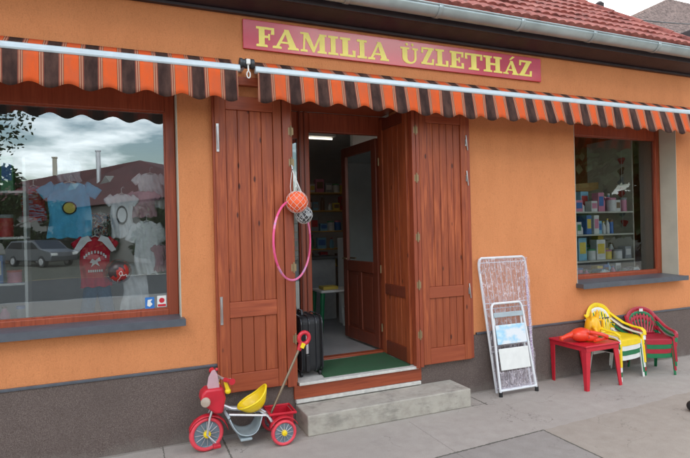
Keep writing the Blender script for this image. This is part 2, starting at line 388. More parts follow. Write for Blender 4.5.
PINK = plain('pink_plastic', (.85, .16, .30), .32, var=.05); SILV = plain('silver_paint', (.55, .55, .57), .3, .6)

# ------------------------------------------------------------ SETTING: ground and street
g = MB(); g.grid(lambda u, v: (-14+34*u, -6+11*v, 0.0), 4, 2).build('pavement', GROUND, kind='structure')
KERB = plain('kerb_stone', (.30, .295, .285), .9, var=.15, scale=20)
MB().box(-60, 60, -6.18, -6.0, -.14, .0).build('kerb', KERB, kind='structure', bevel=.01)
ASPH = m_mixcol('asphalt', [(0, (.045, .045, .044)), (.45, (.055, .055, .054)), (.55, (.07, .07, .068))], 60, .9, detail=4)
MB().grid(lambda u, v: (-60+120*u, -15+8.82*v, -.13), 2, 2).build('road', ASPH, kind='structure')
GRASS = m_leaf('grass_green', (.030, .055, .012), (.05, .085, .02), (.075, .11, .03))
SOIL = m_mixcol('dusty_ground', [(0, (.05, .05, .035)), (.5, (.075, .075, .05)), (.6, (.11, .10, .075))], 3, .95, detail=5)
MB().grid(lambda u, v: (-400+800*u, -400+384.98*v, -.12), 2, 2).build('ground', SOIL, kind='structure')
MB().grid(lambda u, v: (-400+800*u, -14.999+9*v, -.20), 2, 2).build('ground', SOIL, kind='structure')
MB().grid(lambda u, v: (-400+800*u, 5.0+395*v, -.05), 2, 2).build('ground', SOIL, kind='structure')
MB().grid(lambda u, v: (-60+46*u, -6+11*v, -.01), 2, 2).build('pavement', KERB, kind='structure')
MB().grid(lambda u, v: (20+40*u, -6+11*v, -.01), 2, 2).build('pavement', KERB, kind='structure')

# ------------------------------------------------------------ THE SHOP
shop = thing('shop_building', 'long orange stuccoed shop with brown plinth, wooden shutters and red tiled roof along the pavement', 'building', (2, 4.2, 0))
WX0, WX1, WT = -3.6, 6.60, 3.52
w = MB()
w.box(WX0, -1.95, 4.2, 4.62, 0, WT)
w.box(-1.95, .381, 4.2, 4.62, 0, .945); w.box(-1.95, .381, 4.2, 4.62, 2.78, WT)
w.box(.381, 1.30, 4.2, 4.62, 0, WT)
w.box(1.30, 2.452, 4.2, 4.62, 0, .20); w.box(1.30, 2.452, 4.2, 4.62, 2.80, WT)
w.box(2.452, 4.476, 4.2, 4.62, 0, WT)
w.box(4.476, 6.11, 4.2, 4.62, 0, .96); w.box(4.476, 6.11, 4.2, 4.62, 2.76, WT)
w.box(6.11, WX1, 4.2, 4.62, 0, WT)
w.box(WX1-.3, WX1, 4.62, 10, 0, WT); w.box(WX0, WX0+.3, 4.62, 10, 0, WT); w.box(WX0+.3, WX1-.3, 9.7, 10, 0, WT)
w.build('wall', STUCCO, shop)
# pale reveals of the right window and left window
c = MB(); c.box(6.104, 6.1098, 4.197, 4.405, .955, 2.76); c.box(4.4762, 4.482, 4.197, 4.405, .955, 2.76); c.build('window_reveal', CREAM, shop)
c = MB(); c.box(.375, .3808, 4.197, 4.32, .945, 2.78); c.build('window_reveal', CREAM, shop)
p = MB(); p.box(WX0, 1.272, 4.185, 4.1995, 0, .556); p.box(2.49, WX1+.012, 4.185, 4.1995, 0, .556); p.box(1.272, 2.49, 4.185, 4.1995, 0, .17)
p.build('plinth', PLINTH, shop)
p = MB(); p.box(WX0, .66, 4.176, 4.1995, .558, .578); p.box(3.13, WX1+.014, 4.176, 4.1995, .558, .578); p.build('plinth_trim', TRIM, shop, bevel=.003)
# interior shell
p = MB(); p.box(WX0+.3, WX1-.3, 4.86, 9.7, .24, .34); fl = p.build('shop_floor', FLOORT, shop)
p = MB(); p.box(WX0+.3, WX1-.3, 4.62, 9.7, 3.0, 3.1); p.build('ceiling', WHITEP, shop)
p = MB(); p.box(WX0+.3, WX1-.3, 9.64, 9.698, .34, 3.0); p.box(2.98, 5.0, 6.72, 6.80, .341, 2.999); p.build('inner_wall', WHITEP, shop)
# eaves
p = MB(); p.prism([(0, 0), (.22, .045), (.22, .065), (0, .02)], WX0, 6.5, O=(0, 4.199, 3.395), U=(0, -1, 0), V=(0, 0, 1)); p.build('soffit', DARKWOOD, shop)
p = MB(); p.box(WX0, 6.5, 3.955, 3.98, 3.44, 3.585); p.build('fascia_board', DARKWOOD, shop, bevel=.004)
p = MB(); p.box(WX0, 6.5, 4.16, 4.1985, 3.375, 3.396); p.build('eave_moulding', DARKWOOD, shop)

# roof: pitch 37.5 with hipped right end
PT = math.tan(R(37.5)); RY, RZ = 3.87, 3.60
ro = MB(); rows, cols = 24, 0
rowl = .262; x0, x1, pitch = WX0-.3, 6.35, .112
nx = int((x1-x0)/pitch*8)
cosp, sinp = cos(R(37.5)), sin(R(37.5)); nrm = Vector((0, -sinp, cosp))
def prof(x):
    q = (x/pitch) % 1
    return .019*abs(sin(pi*q))**.8
for r in range(rows):
    jit = random.uniform(-.002, .002)
    for (sa, sb, la, lb) in ((r*rowl-.03, (r+1)*rowl, .022, 0.0), (r*rowl-.03, r*rowl-.03, 0.0, .022)):
        vs_ = []
        for i in range(nx+1):
            x = x0+(x1-x0)*i/nx; h = prof(x)+jit+.003*sin(int(x/pitch)*7.3+r*3.1)
            for (sl, li) in ((sa, la), (sb, lb)):
                base = Vector((x, RY+sl*cosp, RZ+sl*sinp)); vs_.append(base+nrm*(h+li-(0.012 if (sa == sb and li == 0) else 0)))
        ro.add(vs_, [(2*i, 2*i+2, 2*i+3, 2*i+1) for i in range(nx)])
rf = ro.build('roof', TILE, shop, smooth=True)
# hip cut
hp0 = Vector((6.17, RY, RZ)); hdir = Vector((-.575, 1.10, 1.10*PT)).normalized()
bm = bmesh.new(); bm.from_mesh(rf.data)
pn = hdir.cross(Vector((0, 0, 1))).normalized()
bmesh.ops.bisect_plane(bm, geom=bm.verts[:]+bm.edges[:]+bm.faces[:], plane_co=hp0-ORG[shop.name], plane_no=pn, clear_outer=pn.x > 0, clear_inner=pn.x < 0)
bm.to_mesh(rf.data); bm.free()
hend = hp0+hdir*6.6
p = MB(); p.add([(6.17, RY, RZ-.01), hend, (6.40, 10.2, RZ-.01)], [(0, 1, 2)]); p.build('roof_end_slope', TILE, shop)
rc = MB()
for i in range(16):
    a = hp0+hdir*(i*.38+.02)+Vector((0, 0, .0)); b = a+hdir*.42
    rc.tube([a, a+hdir*.03, b], [.062, .062, .052], 10)
rc.build('ridge_tile', TILE, rf, smooth=True)
# gutter
GY, GZ, GR = 3.885, 3.545, .075
gu = MB()
def gut(u, v):
    a = pi+pi*v; return (WX0-.2+(6.5-WX0+.2)*u, GY+GR*cos(a), GZ+GR*sin(a))
gu.grid(gut, 40, 12)
gt = gu.build('gutter', ZINC, shop, smooth=True, solid=.003)
lip = MB(); lip.tube([(WX0-.2, GY-GR, GZ+.004), (6.5, GY-GR, GZ+.004)], .009, 8); lip.build('gutter_bead', ZINC, gt, smooth=True)
for gx in (-2.1, -1.1, -.1, .82, 1.70, 2.565, 3.47, 4.385, 5.33, 6.2):
    k = MB()
    k.grid(lambda u, v: (gx-.022+.044*u, GY+(GR+.005)*cos(pi+pi*v), GZ+(GR+.005)*sin(pi+pi*v)), 2, 14)
    k.build('gutter_bracket', ZINC, gt, smooth=True, solid=.004)
# roof vent pipe and wire
vb = MB(); vb.lathe([(.03, 0), (.03, .10), (.055, .11), (.06, .15), (.03, .18)], (5.86, 5.02, 4.38)); vb.build('roof_vent', DARKWOOD, shop, smooth=True)
wr = MB(); wr.tube([(6.16+i*1.01, 5.52+i*.413, 4.68+i*.28-.004*i*(12-i)) for i in range(13)], .012, 6)
tag(wr.build('power_cable', RUBBER), 'thin dark cable running from the tiled roof ridge towards the neighbouring house', 'cable')

# --- windows
def win(x0, x1, y, z0, z1, fw_, top, gl, name='window', depth=.06, splay=0):
    wobj = MB()
    wobj.box(x0, x0+fw_, y, y+depth, z0, z1); wobj.box(x1-fw_, x1, y, y+depth, z0, z1)
    wobj.box(x0+fw_, x1-fw_, y, y+depth, z0, z0+fw_); wobj.box(x0+fw_, x1-fw_, y, y+depth, z1-top, z1)
    f = wobj.build('window', WF, shop, bevel=.006)
    q = MB(); b = .012
    q.box(x0+fw_, x0+fw_+b, y+.012, y+.04, z0+fw_, z1-top); q.box(x1-fw_-b, x1-fw_, y+.012, y+.04, z0+fw_, z1-top)
    q.box(x0+fw_+b, x1-fw_-b, y+.012, y+.04, z0+fw_, z0+fw_+b); q.box(x0+fw_+b, x1-fw_-b, y+.012, y+.04, z1-top-b, z1-top)
    q.build('glazing_bead', WF, f)
    q = MB(); q.add([(x0+fw_, y+.03, z0+fw_), (x1-fw_, y+.03, z0+fw_), (x1-fw_, y+.03, z1-top), (x0+fw_, y+.03, z1-top)], [(0, 1, 2, 3)])
    q.build('glass', gl, f); return f
w1 = win(-1.945, .374, 4.33, .945, 2.78, .075, .20, GLASSW)
w2 = win(4.484, 6.102, 4.41, .96, 2.757, .065, .13, GLASSR)
def sill(x0, x1, yf, yb, z, f):
    q = MB(); q.prism([(0, -.036), (yb-yf, -.036), (yb-yf, .022), (0, .008)], x0, x1, O=(0, yf, z), U=(0, 1, 0), V=(0, 0, 1))
    q.v = q.v; o = q.build('window_sill', TRIM, f, bevel=.002)
    q = MB(); q.box(x0-.003, x1+.003, yf-.004, yf-.0005, z-.042, z+.012); q.build('drip_edge', TRIM, o)
    for i in range(int((x1-x0)/.42)):
        pass
    return o
sill(1.95-3.95, .40, 4.115, 4.345, .955, w1)
sill(4.46, 6.135, 4.10, 4.42, .962, w2)
# cap ends of sills are formed by the prism itself (sides at x0 and x1)

# --- threshold, doorway
p = MB(); p.box(1.262, 2.49, 4.165, 4.1995, .205, .318); p.build('threshold_board', WH2, shop, bevel=.004)
p = MB(); p.box(1.274, 2.476, 4.150, 4.1995, .172, .203); p.build('stone_edge', STONE, shop, bevel=.003)
p = MB(); p.box(1.302, 2.45, 4.14, 4.77, .319, .343); p.build('threshold_stone', STONE, shop, bevel=.004)
p = MB(); p.box(1.302, 2.45, 4.2, 4.86, .22, .318); p.build('threshold_base', STONE, shop)
p = MB(); p.box(1.66, 2.45, 4.772, 4.858, .319, .362); p.build('inner_threshold', WH2, shop, bevel=.006)
# lining of the reveal
p = MB(); p.box(1.302, 2.45, 4.2, 4.77, 2.765, 2.798); p.build('reveal_lining', WH2, shop)
p = MB(); p.box(1.3005, 1.306, 4.2, 4.77, .344, 2.764); p.build('reveal_lining', WF, shop)
df = MB()
df.box(1.307, 1.40, 4.772, 4.84, .36, 2.764); df.box(1.535, 1.655, 4.772, 4.84, .36, 2.764); df.box(2.425, 2.50, 4.772, 4.84, .363, 2.764)
df.box(1.655, 2.425, 4.772, 4.84, 2.575, 2.764); df.box(1.40, 1.535, 4.772, 4.84, 2.50, 2.764); df.box(1.40, 1.535, 4.772, 4.84, .36, .52)
dfo = df.build('door_frame', WF, shop, bevel=.008)
q = MB(); q.box(1.548, 1.565, 4.757, 4.7715, .36, 2.764); q.box(1.60, 1.61, 4.76, 4.7715, .36, 2.764); q.build('frame_moulding', WDK, dfo)
q = MB(); q.add([(1.40, 4.80, .52), (1.535, 4.80, .52), (1.535, 4.80, 2.50), (1.40, 4.80, 2.50)], [(0, 1, 2, 3)]); q.build('sidelight_glass', GLASSW, dfo)
# open entrance door, hinged on the right, swung inwards
LW, HX, HY = .80, 2.425, 4.85; ang = R(86)
da = Vector((-cos(ang), sin(ang), 0)); dn = Vector((-sin(ang), -cos(ang), 0))
def dbox(mb, a0, a1, z0, z1, t0=-.022, t1=.022):
    c0 = Vector((HX, HY, 0))+da*((a0+a1)/2)+dn*((t0+t1)/2+.0)
    mb.obox((c0.x, c0.y, (z0+z1)/2), da*(a1-a0)/2, dn*(t1-t0)/2, (0, 0, (z1-z0)/2))
d = MB(); dbox(d, 0, .10, .365, 2.56); dbox(d, .70, .80, .365, 2.56); dbox(d, .10, .70, .365, .50); dbox(d, .10, .70, 2.45, 2.56); dbox(d, .10, .70, 1.14, 1.26); dbox(d, .365, .435, .50, 1.14)
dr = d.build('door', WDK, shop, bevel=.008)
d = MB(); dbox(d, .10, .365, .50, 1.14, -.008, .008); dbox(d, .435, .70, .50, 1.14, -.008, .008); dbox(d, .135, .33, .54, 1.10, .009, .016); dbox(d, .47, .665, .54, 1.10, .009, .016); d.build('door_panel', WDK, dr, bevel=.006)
d = MB(); gp = [Vector((HX, HY, 0))+da*a_+Vector((0, 0, z_)) for a_, z_ in ((.10, 1.26), (.70, 1.26), (.70, 2.45), (.10, 2.45))]; d.add(gp, [(0, 1, 2, 3)]); d.build('door_glass', GLASSD, dr)
d = MB(); c0 = Vector((HX, HY, 1.28))+da*.75; d.tube([c0, c0+dn*.05, c0+dn*.06-da*.11], .009, 8); d.build('handle', BRASS, dr, smooth=True)

# --- shutters
def shutter(x0, x1, yf, z0, z1, stiles, mids, nb, name, mirror=False, grow=1):
    """plank shutter: stiles, rails, tongue-and-groove boards"""
    a, b = stiles; T = .045; yb = yf+T; m0, m1 = mids
    bd = MB(); wd = (x1-b-x0-a)/nb
    for i in range(nb):
        for (q0, q1) in ((z0+.145, m0), (m1, z1-.11)):
            bd.box(x0+a+i*wd+.0015, x0+a+(i+1)*wd-.0015, yf+.014, yb-.004, q0, q1)
    bd.box(x0+a, x1-b, yb-.008, yb-.001, z0+.01, z1-.01)
    so = bd.build(name, WD, shop, bevel=.005, seg=1)
    f = MB(); f.box(x0, x0+a, yf, yb, z0, z1); f.box(x1-b, x1, yf, yb, z0, z1); f.build('stile', WD, so, bevel=.004)
    r = MB(); r.box(x0+a, x1-b, yf+.002, yb-.009, z0, z0+.145); r.box(x0+a, x1-b, yf+.002, yb-.009, m0, m1); r.box(x0+a, x1-b, yf+.002, yb-.009, z1-.11, z1)
    r.build('rail', WH, so, bevel=.004)
    return so
def hinge(par, x, y, z, mat=BRASS):
    h = MB(); h.tube([(x, y, z-.035), (x, y, z+.035)], .0075, 8); h.ball((x, y, z+.04), .0075, 8); h.ball((x, y, z-.04), .0075, 8)
    h.box(x-.022, x+.022, y+.0035, y+.0042, z-.03, z+.03); h.build('hinge', mat, par, smooth=True)
p = MB(); p.box(.655, 3.08, 4.15, 4.199, 2.795, 2.865); p.build('portal_header', WH2, shop, bevel=.006)
sl = shutter(.655, 1.195, 4.135, .345, 2.70, (.085, .07), (.935, 1.06), 4, 'shutter')
p = MB(); p.box(1.20, 1.277, 4.128, 4.178, .325, 2.74); lp = p.build('shutter_post', WF, sl, bevel=.005)
p = MB(); p.box(1.262, 1.281, 4.180, 4.199, .319, 2.79); p.build('door_casing', WF, shop)
for hz in (2.44, 2.18, 1.85, 1.31, .72): hinge(sl, 1.272, 4.124, hz)
p = MB(); p.box(.64, .664, 4.15, 4.198, .33, 2.75); p.build('shutter_edge', WF, sl, bevel=.003)
for hz in (2.36, 1.0):
    p = MB(); p.tube([(.675, 4.128, hz+.09), (.675, 4.12, hz), (.675, 4.128, hz-.09)], .007, 6); p.box(.665, .685, 4.126, 4.134, hz-.11, hz+.11); p.build('latch', STEEL, sl, smooth=True)
sr = shutter(2.505, 3.035, 4.135, .345, 2.70, (.075, .075), (.955, 1.06), 5, 'shutter')
p = MB(); p.box(2.422, 2.460, 4.128, 4.198, .325, 2.75); p.box(2.464, 2.50, 4.128, 4.178, .33, 2.74); p.build('shutter_post', WF, sr, bevel=.005)
for hz in (2.514, 2.073, 1.53, 1.09, .633): hinge(sr, 2.463, 4.124, hz)
p = MB(); p.box(3.04, 3.075, 4.15, 4.198, .345, 2.75); p.build('shutter_edge', WF, sr, bevel=.003)
for hz in (2.42, 2.08, 1.0):
    p = MB(); p.tube([(3.02, 4.128, hz+.07), (3.02, 4.118, hz), (3.035, 4.128, hz-.07)], .006, 6); p.box(3.01, 3.03, 4.126, 4.134, hz-.03, hz+.03); p.build('latch', STEEL, sr, smooth=True)
# folded leaf lining the right reveal (faces -x)
X0, X1 = 2.40, 2.44
def yb_(mb, y0, y1, z0, z1, xo=0, xb=0): mb.box(X0+xo, X1-xb, y0, y1, z0, z1)
lf = MB()
for i in range(4):
    a0 = 4.275+i*.10375
    for q0, q1 in ((.49, .955), (1.06, 2.61)): yb_(lf, a0+.0015, a0+.1022, q0, q1, .012, .006)
yb_(lf, 4.275, 4.69, .36, 2.71, .035, 0); lo = lf.build('folded_shutter', WD, shop, bevel=.005, seg=1)
lf = MB(); yb_(lf, 4.205, 4.275, .35, 2.72); yb_(lf, 4.69, 4.76, .35, 2.72); lf.build('stile', WD, lo, bevel=.004)
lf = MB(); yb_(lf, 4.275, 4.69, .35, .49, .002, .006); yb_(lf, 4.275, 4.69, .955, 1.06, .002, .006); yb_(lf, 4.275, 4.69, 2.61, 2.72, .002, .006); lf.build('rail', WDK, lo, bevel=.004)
for hz in (2.3, 1.2, .6):
    h = MB(); h.tube([(2.396, 4.765, hz-.04), (2.396, 4.765, hz+.04)], .008, 8); h.build('hinge', BRASS, lo, smooth=True)

# ------------------------------------------------------------ SIGN
sg = thing('shop_sign', 'long pink-red sign board with yellow serif letters reading FAMILIA ÜZLETHÁZ under the eaves', 'sign', (2.47, 4.19, 3.22))
def m_sign():
    n = N('glossy_red_sign'); f = n.noise(n.coord((1, 1, 3)), 2.2, 4)
    n.set(n.ramp(f, [(.3, (.52, .012, .032)), (.7, (.58, .020, .045))]), .10, 0, .75); return n.m
p = MB(); p.box(.905, 4.02, 4.178, 4.196, 3.105, 3.345); p.build('board', m_sign(), sg, bevel=.003)
LET = plain('yellow_sign_paint', (.95, .80, .16), .35, var=.08); LSH = plain('sign_letter_shadow', (.50, .30, .05), .5)
T_, t_, sf = .30, .13, .10     # stem, thin, serif thickness in cap-height units (x unit = glyph width below)
def glyph(ch):
    """polygons in a box 0..1 wide, 0..1 high"""
    def rc(a, b, c_, d): return [(a, c_), (b, c_), (b, d), (a, d)]
    def ser(a, b, yy, up_):   # bracketed slab serif
        return [(a, 0), (b, 0), (b, sf), (b-.06, sf*1.25), (a+.06, sf*1.25), (a, sf)] if not up_ else [(a, 1), (a, 1-sf), (a+.06, 1-sf*1.25), (b-.06, 1-sf*1.25), (b, 1-sf), (b, 1)][::-1]
    if ch == 'F': return [rc(.14, .46, 0, 1), ser(0, .62, 0, False), rc(0, .95, 1-.12, 1), [(.80, .66), (1, .66), (1, 1), (.86, 1)][::1], rc(.4, .72, .46, .58), rc(.66, .76, .36, .68)]
    if ch == 'E': return [rc(.12, .46, 0, 1), rc(0, .95, 1-.12, 1), [(.80, .68), (.97, .68), (.97, 1), (.86, 1)], rc(.4, .68, .46, .58), rc(.62, .72, .36, .68), rc(0, .95, 0, .12), [(.86, 0), (1, 0), (1, .34), (.82, .34)]]
    if ch == 'L': return [rc(.16, .52, 0, 1), ser(0, .68, 0, True), rc(0, .92, 0, .12), [(.84, 0), (1, 0), (1, .36), (.80, .36)]]
    if ch == 'I': return [rc(.26, .74, 0, 1), ser(0, 1, 0, False), ser(0, 1, 0, True)]
    if ch == 'T': return [rc(.35, .65, 0, 1), ser(.2, .8, 0, False), rc(.03, .97, 1-.12, 1), [(0, .64), (.14, .64), (.10, 1), (0, 1)], [(.86, .64), (1, .64), (1, 1), (.90, 1)]]
    if ch == 'H': return [rc(.12, .36, 0, 1), rc(.64, .88, 0, 1), ser(0, .46, 0, False), ser(.54, 1, 0, False), ser(0, .46, 0, True), ser(.54, 1, 0, True), rc(.3, .7, .45, .58)]
    if ch == 'A': return [[(.44, 1), (.62, 1), (.95, 0), (.66, 0)], [(.08, 0), (.20, 0), (.56, .92), (.48, 1)], rc(.24, .72, .28, .38), ser(0, .34, 0, False), ser(.58, 1, 0, False)]
    if ch == 'M': return [[(.08, 0), (.15, 0), (.20, 1), (.12, 1)], [(.08, 1), (.30, 1), (.56, .12), (.46, 0)], [(.44, .04), (.52, 0), (.82, 1), (.74, 1)], rc(.72, .93, 0, 1), ser(0, .26, 0, False), ser(.64, 1, 0, False), rc(0, .26, .9, 1), rc(.74, 1, .9, 1)]
    if ch == 'Z': return [rc(.06, .97, .88, 1), rc(.03, .97, 0, .12), [(.03, 0), (.36, 0), (.97, 1), (.64, 1)], [(.04, .66), (.18, .66), (.22, 1), (.06, 1)], [(.82, 0), (.97, 0), (1, .36), (.84, .36)]]
    if ch == 'U':
        o = [(.10, .92), (.10, .35)]+[(.5-.40*cos(a), .36-.36*sin(a)) for a in [pi*k/12 for k in range(1, 12)]]+[(.90, .35), (.90, .92), (.78, .92), (.78, .38)]+[(.58+.20*cos(a), .38-.26*sin(a)) for a in [pi*k/10 for k in range(1, 10)]]+[(.38, .38), (.38, .92)]
        return [('c', o), ser(0, .50, 0, True), ser(.66, 1, 0, True)]
letters = [('F', 1.013, 1.165), ('A', 1.150, 1.375), ('M', 1.392, 1.628), ('I', 1.642, 1.735), ('L', 1.752, 1.90), ('I', 1.916, 2.012), ('A', 2.022, 2.232),
           ('U', 2.353, 2.54), ('Z', 2.568, 2.714), ('L', 2.728, 2.872), ('E', 2.889, 3.052), ('T', 3.065, 3.272), ('H', 3.285, 3.512), ('A', 3.526, 3.722), ('Z', 3.722, 3.896)]
names = {}
for k, (ch, a, b) in enumerate(letters):
    zb, zt = 3.133, 3.297
    if k in (7, 13): zt = 3.283
    if k >= 8: zb, zt = 3.146, (3.283 if k == 13 else 3.305)
    lt = MB()
    for j, pg in enumerate(glyph(ch)):
        if isinstance(pg, tuple): pg = pg[1]
        y = 4.1745+j*.0003
        pl = [(a+(b-a)*u_, zb+(zt-zb)*v_) for u_, v_ in pg]
        lt.prism(pl, y, 4.1778)
    if k == 7:
        for cx in (2.42, 2.48): lt.lathe([(.013, 0), (.013, .004)], (cx, 4.1745, 3.312), (0, 1, 0), 12)
    if k == 13: lt.prism([(3.60, 3.292), (3.625, 3.292), (3.675, 3.325), (3.645, 3.330)], 4.1745, 4.1778)
    lt.build('letter', LET, sg)

# ------------------------------------------------------------ AWNINGS
def awning(xa, xb, phase, label, seed):
    random.seed(seed)
    aw = thing('awning', label, 'awning', ((xa+xb)/2, 4.0, 2.9), 'striped awnings above the shop front')
    per = .235; mt = m_stripes('awning_stripes', phase, per)
    YP, ZP = 3.93, 2.857
    def uvb(mb, name, mat, solid):
        o = mb.build(name, mat, aw, smooth=True, solid=solid, autos=False); me = o.data; uv = me.uv_layers.new(name='UVMap')
        org = ORG[aw.name]
        for lp_ in me.loops:
            v = me.vertices[lp_.vertex_index].co; uv.data[lp_.index].uv = (v.x+org.x, v.z+org.z)
        return o
    c = MB(); n = int((xb-xa)/.02)
    c.grid(lambda u, v: (xa+(xb-xa)*u, YP+.02+(4.165-YP-.02)*v, ZP+.012+(2.995-ZP-.012)*v-.012*sin(pi*v)), n, 5)
    uvb(c, 'canopy', mt, .0012)
    def vl(u, v):
        x = xa+(xb-xa)*u; q = 2*pi*(x-phase)/per
        L = .232+.020*cos(q)+.006*sin(x*2.1+seed)
        fold = .010*sin(q*1.0+.6)+.012*sin(x*3.3+seed)+.006*sin(x*11.7)
        flare = .035+.02*max(0, min(1, (x-1)/3))
        return (x+.02*v*(x-1.2)/4*0+.008*v*sin(x*5), YP-.020-flare*v-fold*v, ZP-.016-L*v)
    c = MB(); c.grid(vl, n, 6); uvb(c, 'valance', mt, .0012)
    c = MB(); c.prism([(-.02, -.024), (.02, -.026), (.026, -.01), (.026, .018), (.014, .026), (-.012, .026), (-.024, .016), (-.025, -.012)], xa-.02, xb+.02, O=(0, YP-.004, ZP), U=(0, 1, 0), V=(0, 0, 1))
    c.build('front_bar', ALU, aw, bevel=.004)
    c = MB(); c.tube([(xa, 4.172, 2.962), (xb, 4.172, 2.962)], .02, 10); c.build('fabric_roller', mt and DARKWOOD, aw, smooth=True)
    arms = [xa+.35, xb-.5] if xb-xa > 2 else [xa+.3, xb-.3]
    for ax_ in arms:
        c = MB(); c.tube([(ax_, 4.19, 2.93), (ax_+.30, 4.02, 2.90), (ax_+.02, YP+.02, ZP)], .012, 8); c.build('folding_arm', ALU, aw, smooth=True)
    return aw
awning(-2.7, .80, .038, 'shorter striped awning in orange and dark brown over the clothes window on the left', 1)
awning(.955, 6.38, 1.009, 'long striped awning in orange and dark brown above the doorway and right window', 2)
random.seed(11)
gb = thing('awning_gearbox', 'dark ribbed gearbox with hanging crank loop between the two awnings', 'awning gearbox', (.877, 3.93, 2.93))
p = MB(); p.lathe([(.025, -.06), (.038, -.058), (.038, -.04), (.032, -.036), (.032, -.02), (.038, -.016), (.038, .0), (.032, .004), (.032, .02), (.038, .024), (.038, .05), (.022, .058)], (.877, 3.93, 2.90), (1, 0, 0), 18); p.build('casing', plain('dark_metal', (.06, .065, .07), .4, .5), gb, smooth=True)
p = MB(); p.box(.862, .895, 3.882, 3.90, 2.882, 2.925); p.build('cap', WHT, gb, bevel=.008)
p = MB(); p.box(.865, .89, 3.96, 4.199, 2.91, 2.935); p.build('wall_bracket', ALU, gb)
p = MB(); p.tube([(.878, 3.90, 2.885), (.878, 3.89, 2.83)], .006, 8)
p.tube([(.878+.013*cos(a), 3.89, 2.805+.026*sin(a)) for a in [2*pi*k/14 for k in range(14)]], .0045, 6, True); p.build('crank_loop', WHT, gb, smooth=True)

# ------------------------------------------------------------ STEP and MAT
MB().box(1.275, 2.815, 3.862, 4.1835, 0, .163).build('doorstep', STEP, bevel=.009)
tag(bpy.data.objects['doorstep'], 'worn grey concrete step below the shop doorway', 'step')
def m_mat():
    n = N('green_carpet'); f = n.noise(n.coord(), 300, 2); g_ = n.noise(n.coord(), 6, 4)
    c = n.ramp(f, [(.3, (.028, .070, .036)), (.6, (.055, .135, .070)), (.8, (.09, .19, .11))]); c = n.mix(n.ramp(g_, [(.45, (0, 0, 0)), (.7, (.4, .4, .4))]), c, (.06, .09, .06))
    n.set(c, .95, 0, .1); n.bump(f, .8, .006); return n.m
p = MB(); p.grid(lambda u, v: (1.545+(2.395-1.545)*u+.01*sin(7*v)+(-.10*v*(1-u)*0), 4.20+.535*v, .3475+.003*sin(5*u+3*v)), 24, 14)
tag(p.build('doormat', m_mat(), solid=.007, loc=(1.97, 4.45, .345)), 'dark green carpet doormat on the white threshold stone', 'doormat')

# ------------------------------------------------------------ SUITCASE
sc = thing('suitcase', 'black wheeled suitcase standing on the threshold beside the open doorway', 'suitcase', (1.47, 4.42, .345))
FAB = plain('black_suitcase_fabric', (.009, .010, .012), .6, bump=.4); RIM = plain('black_gloss_piping', (.02, .022, .026), .22)
p = MB(); p.box(1.345, 1.57, 4.26, 4.60, .385, .865); p.build('body', FAB, sc, bevel=.06, seg=5)
for xx in (1.365, 1.435, 1.50, 1.555):
    p = MB(); cc = []
    for (a, b, sy, sz) in ((4.26, .385, 0, 0), (4.60, .385, 1, 0), (4.60, .865, 1, 1), (4.26, .865, 0, 1)):
        cy_ = a+(.065 if sy == 0 else -.065); cz_ = b+(.065 if sz == 0 else -.065); a0 = {(0, 0): pi, (1, 0): 1.5*pi, (1, 1): 0, (0, 1): .5*pi}[(sy, sz)]
        cc += [(xx, cy_+.068*cos(a0+k*pi/10), cz_+.068*sin(a0+k*pi/10)) for k in range(6)]
    p.tube(cc, .008, 6, True); p.build('piping', RIM, sc, smooth=True)
p = MB(); p.tube([(1.42, 4.40, .865), (1.42, 4.41, .90), (1.42, 4.50, .90), (1.42, 4.51, .865)], .012, 8); p.build('handle', BLACK, sc, smooth=True)
p = MB(); p.box(1.40, 1.425, 4.243, 4.262, .55, .74); p.build('side_grip', SILV, sc, bevel=.008)
p = MB(); p.box(1.398, 1.43, 4.240, 4.262, .40, .545); p.build('grip_sleeve', BLACK, sc, bevel=.006)
for wx in (1.37, 1.54):
    for wy in (4.30, 4.56):
        p = MB(); p.lathe([(.02, -.01), (.022, -.006), (.022, .006), (.02, .01)], (wx, wy, .369), (1, 0, 0), 14); p.build('wheel', RUBBER, sc, smooth=True)

# ------------------------------------------------------------ BALLS and HOOP hanging at the doorway
hk = Vector((1.262, 4.09, 2.13))
def net_ball(name, c, r, mats, label, cat, hookpt):
    t = thing(name, label, cat, tuple(c)); c = Vector(c)
    p = MB(); p.ball(c, r, 28); p.build('ball', mats, t, smooth=True, autos=False)
    q = MB(); cr_ = .0013; n = 10; top = c+Vector((0, 0, r+.05)); rows_ = 7
    for k in range(n):
        for sgn in (1, -1):
            pts = []
            for i in range(rows_*2+1):
                th = pi*i/(rows_*2); ph = 2*pi*k/n+sgn*i*.22
                pts.append(c+Vector((sin(th)*cos(ph), sin(th)*sin(ph), cos(th)))*(r+.003))
            q.tube(pts, cr_, 4)
    for k in range(5): q.tube([c+Vector((.3*r*cos(k*1.26), .3*r*sin(k*1.26), r*.95)), c+Vector((.006*cos(k), .006*sin(k), r+.07)), hookpt], cr_*1.4, 5)
    q.build('net', WHT, t, smooth=True); return t
ORB = m_mixcol('orange_football', [(0, (.90, .13, .035)), (.66, (.80, .085, .03)), (.72, (.80, .30, .15))], 8, .38)
net_ball('net_football', (1.285, 4.045, 1.849), .088, ORB, 'orange football in a white net hanging by the doorway', 'ball', hk)
GRB = m_mixcol('grey_football', [(0, (.05, .05, .055)), (.47, (.35, .37, .38)), (.55, (.06, .06, .07)), (.62, (.30, .32, .34))], 16, .4)
net_ball('net_football', (1.355, 4.085, 1.745), .070, GRB, 'smaller grey and black football hanging beside the orange one', 'ball', hk)
p = MB(); p.tube([(1.262, 4.13, 2.16), (1.262, 4.085, 2.15), (1.262, 4.075, 2.12), (1.262, 4.09, 2.10)], .005, 8); p.build('hook', STEEL, sl, smooth=True)
hc = Vector((1.262, 4.10, 1.535)); hu = Vector((.70, .713, 0)); hr = .325
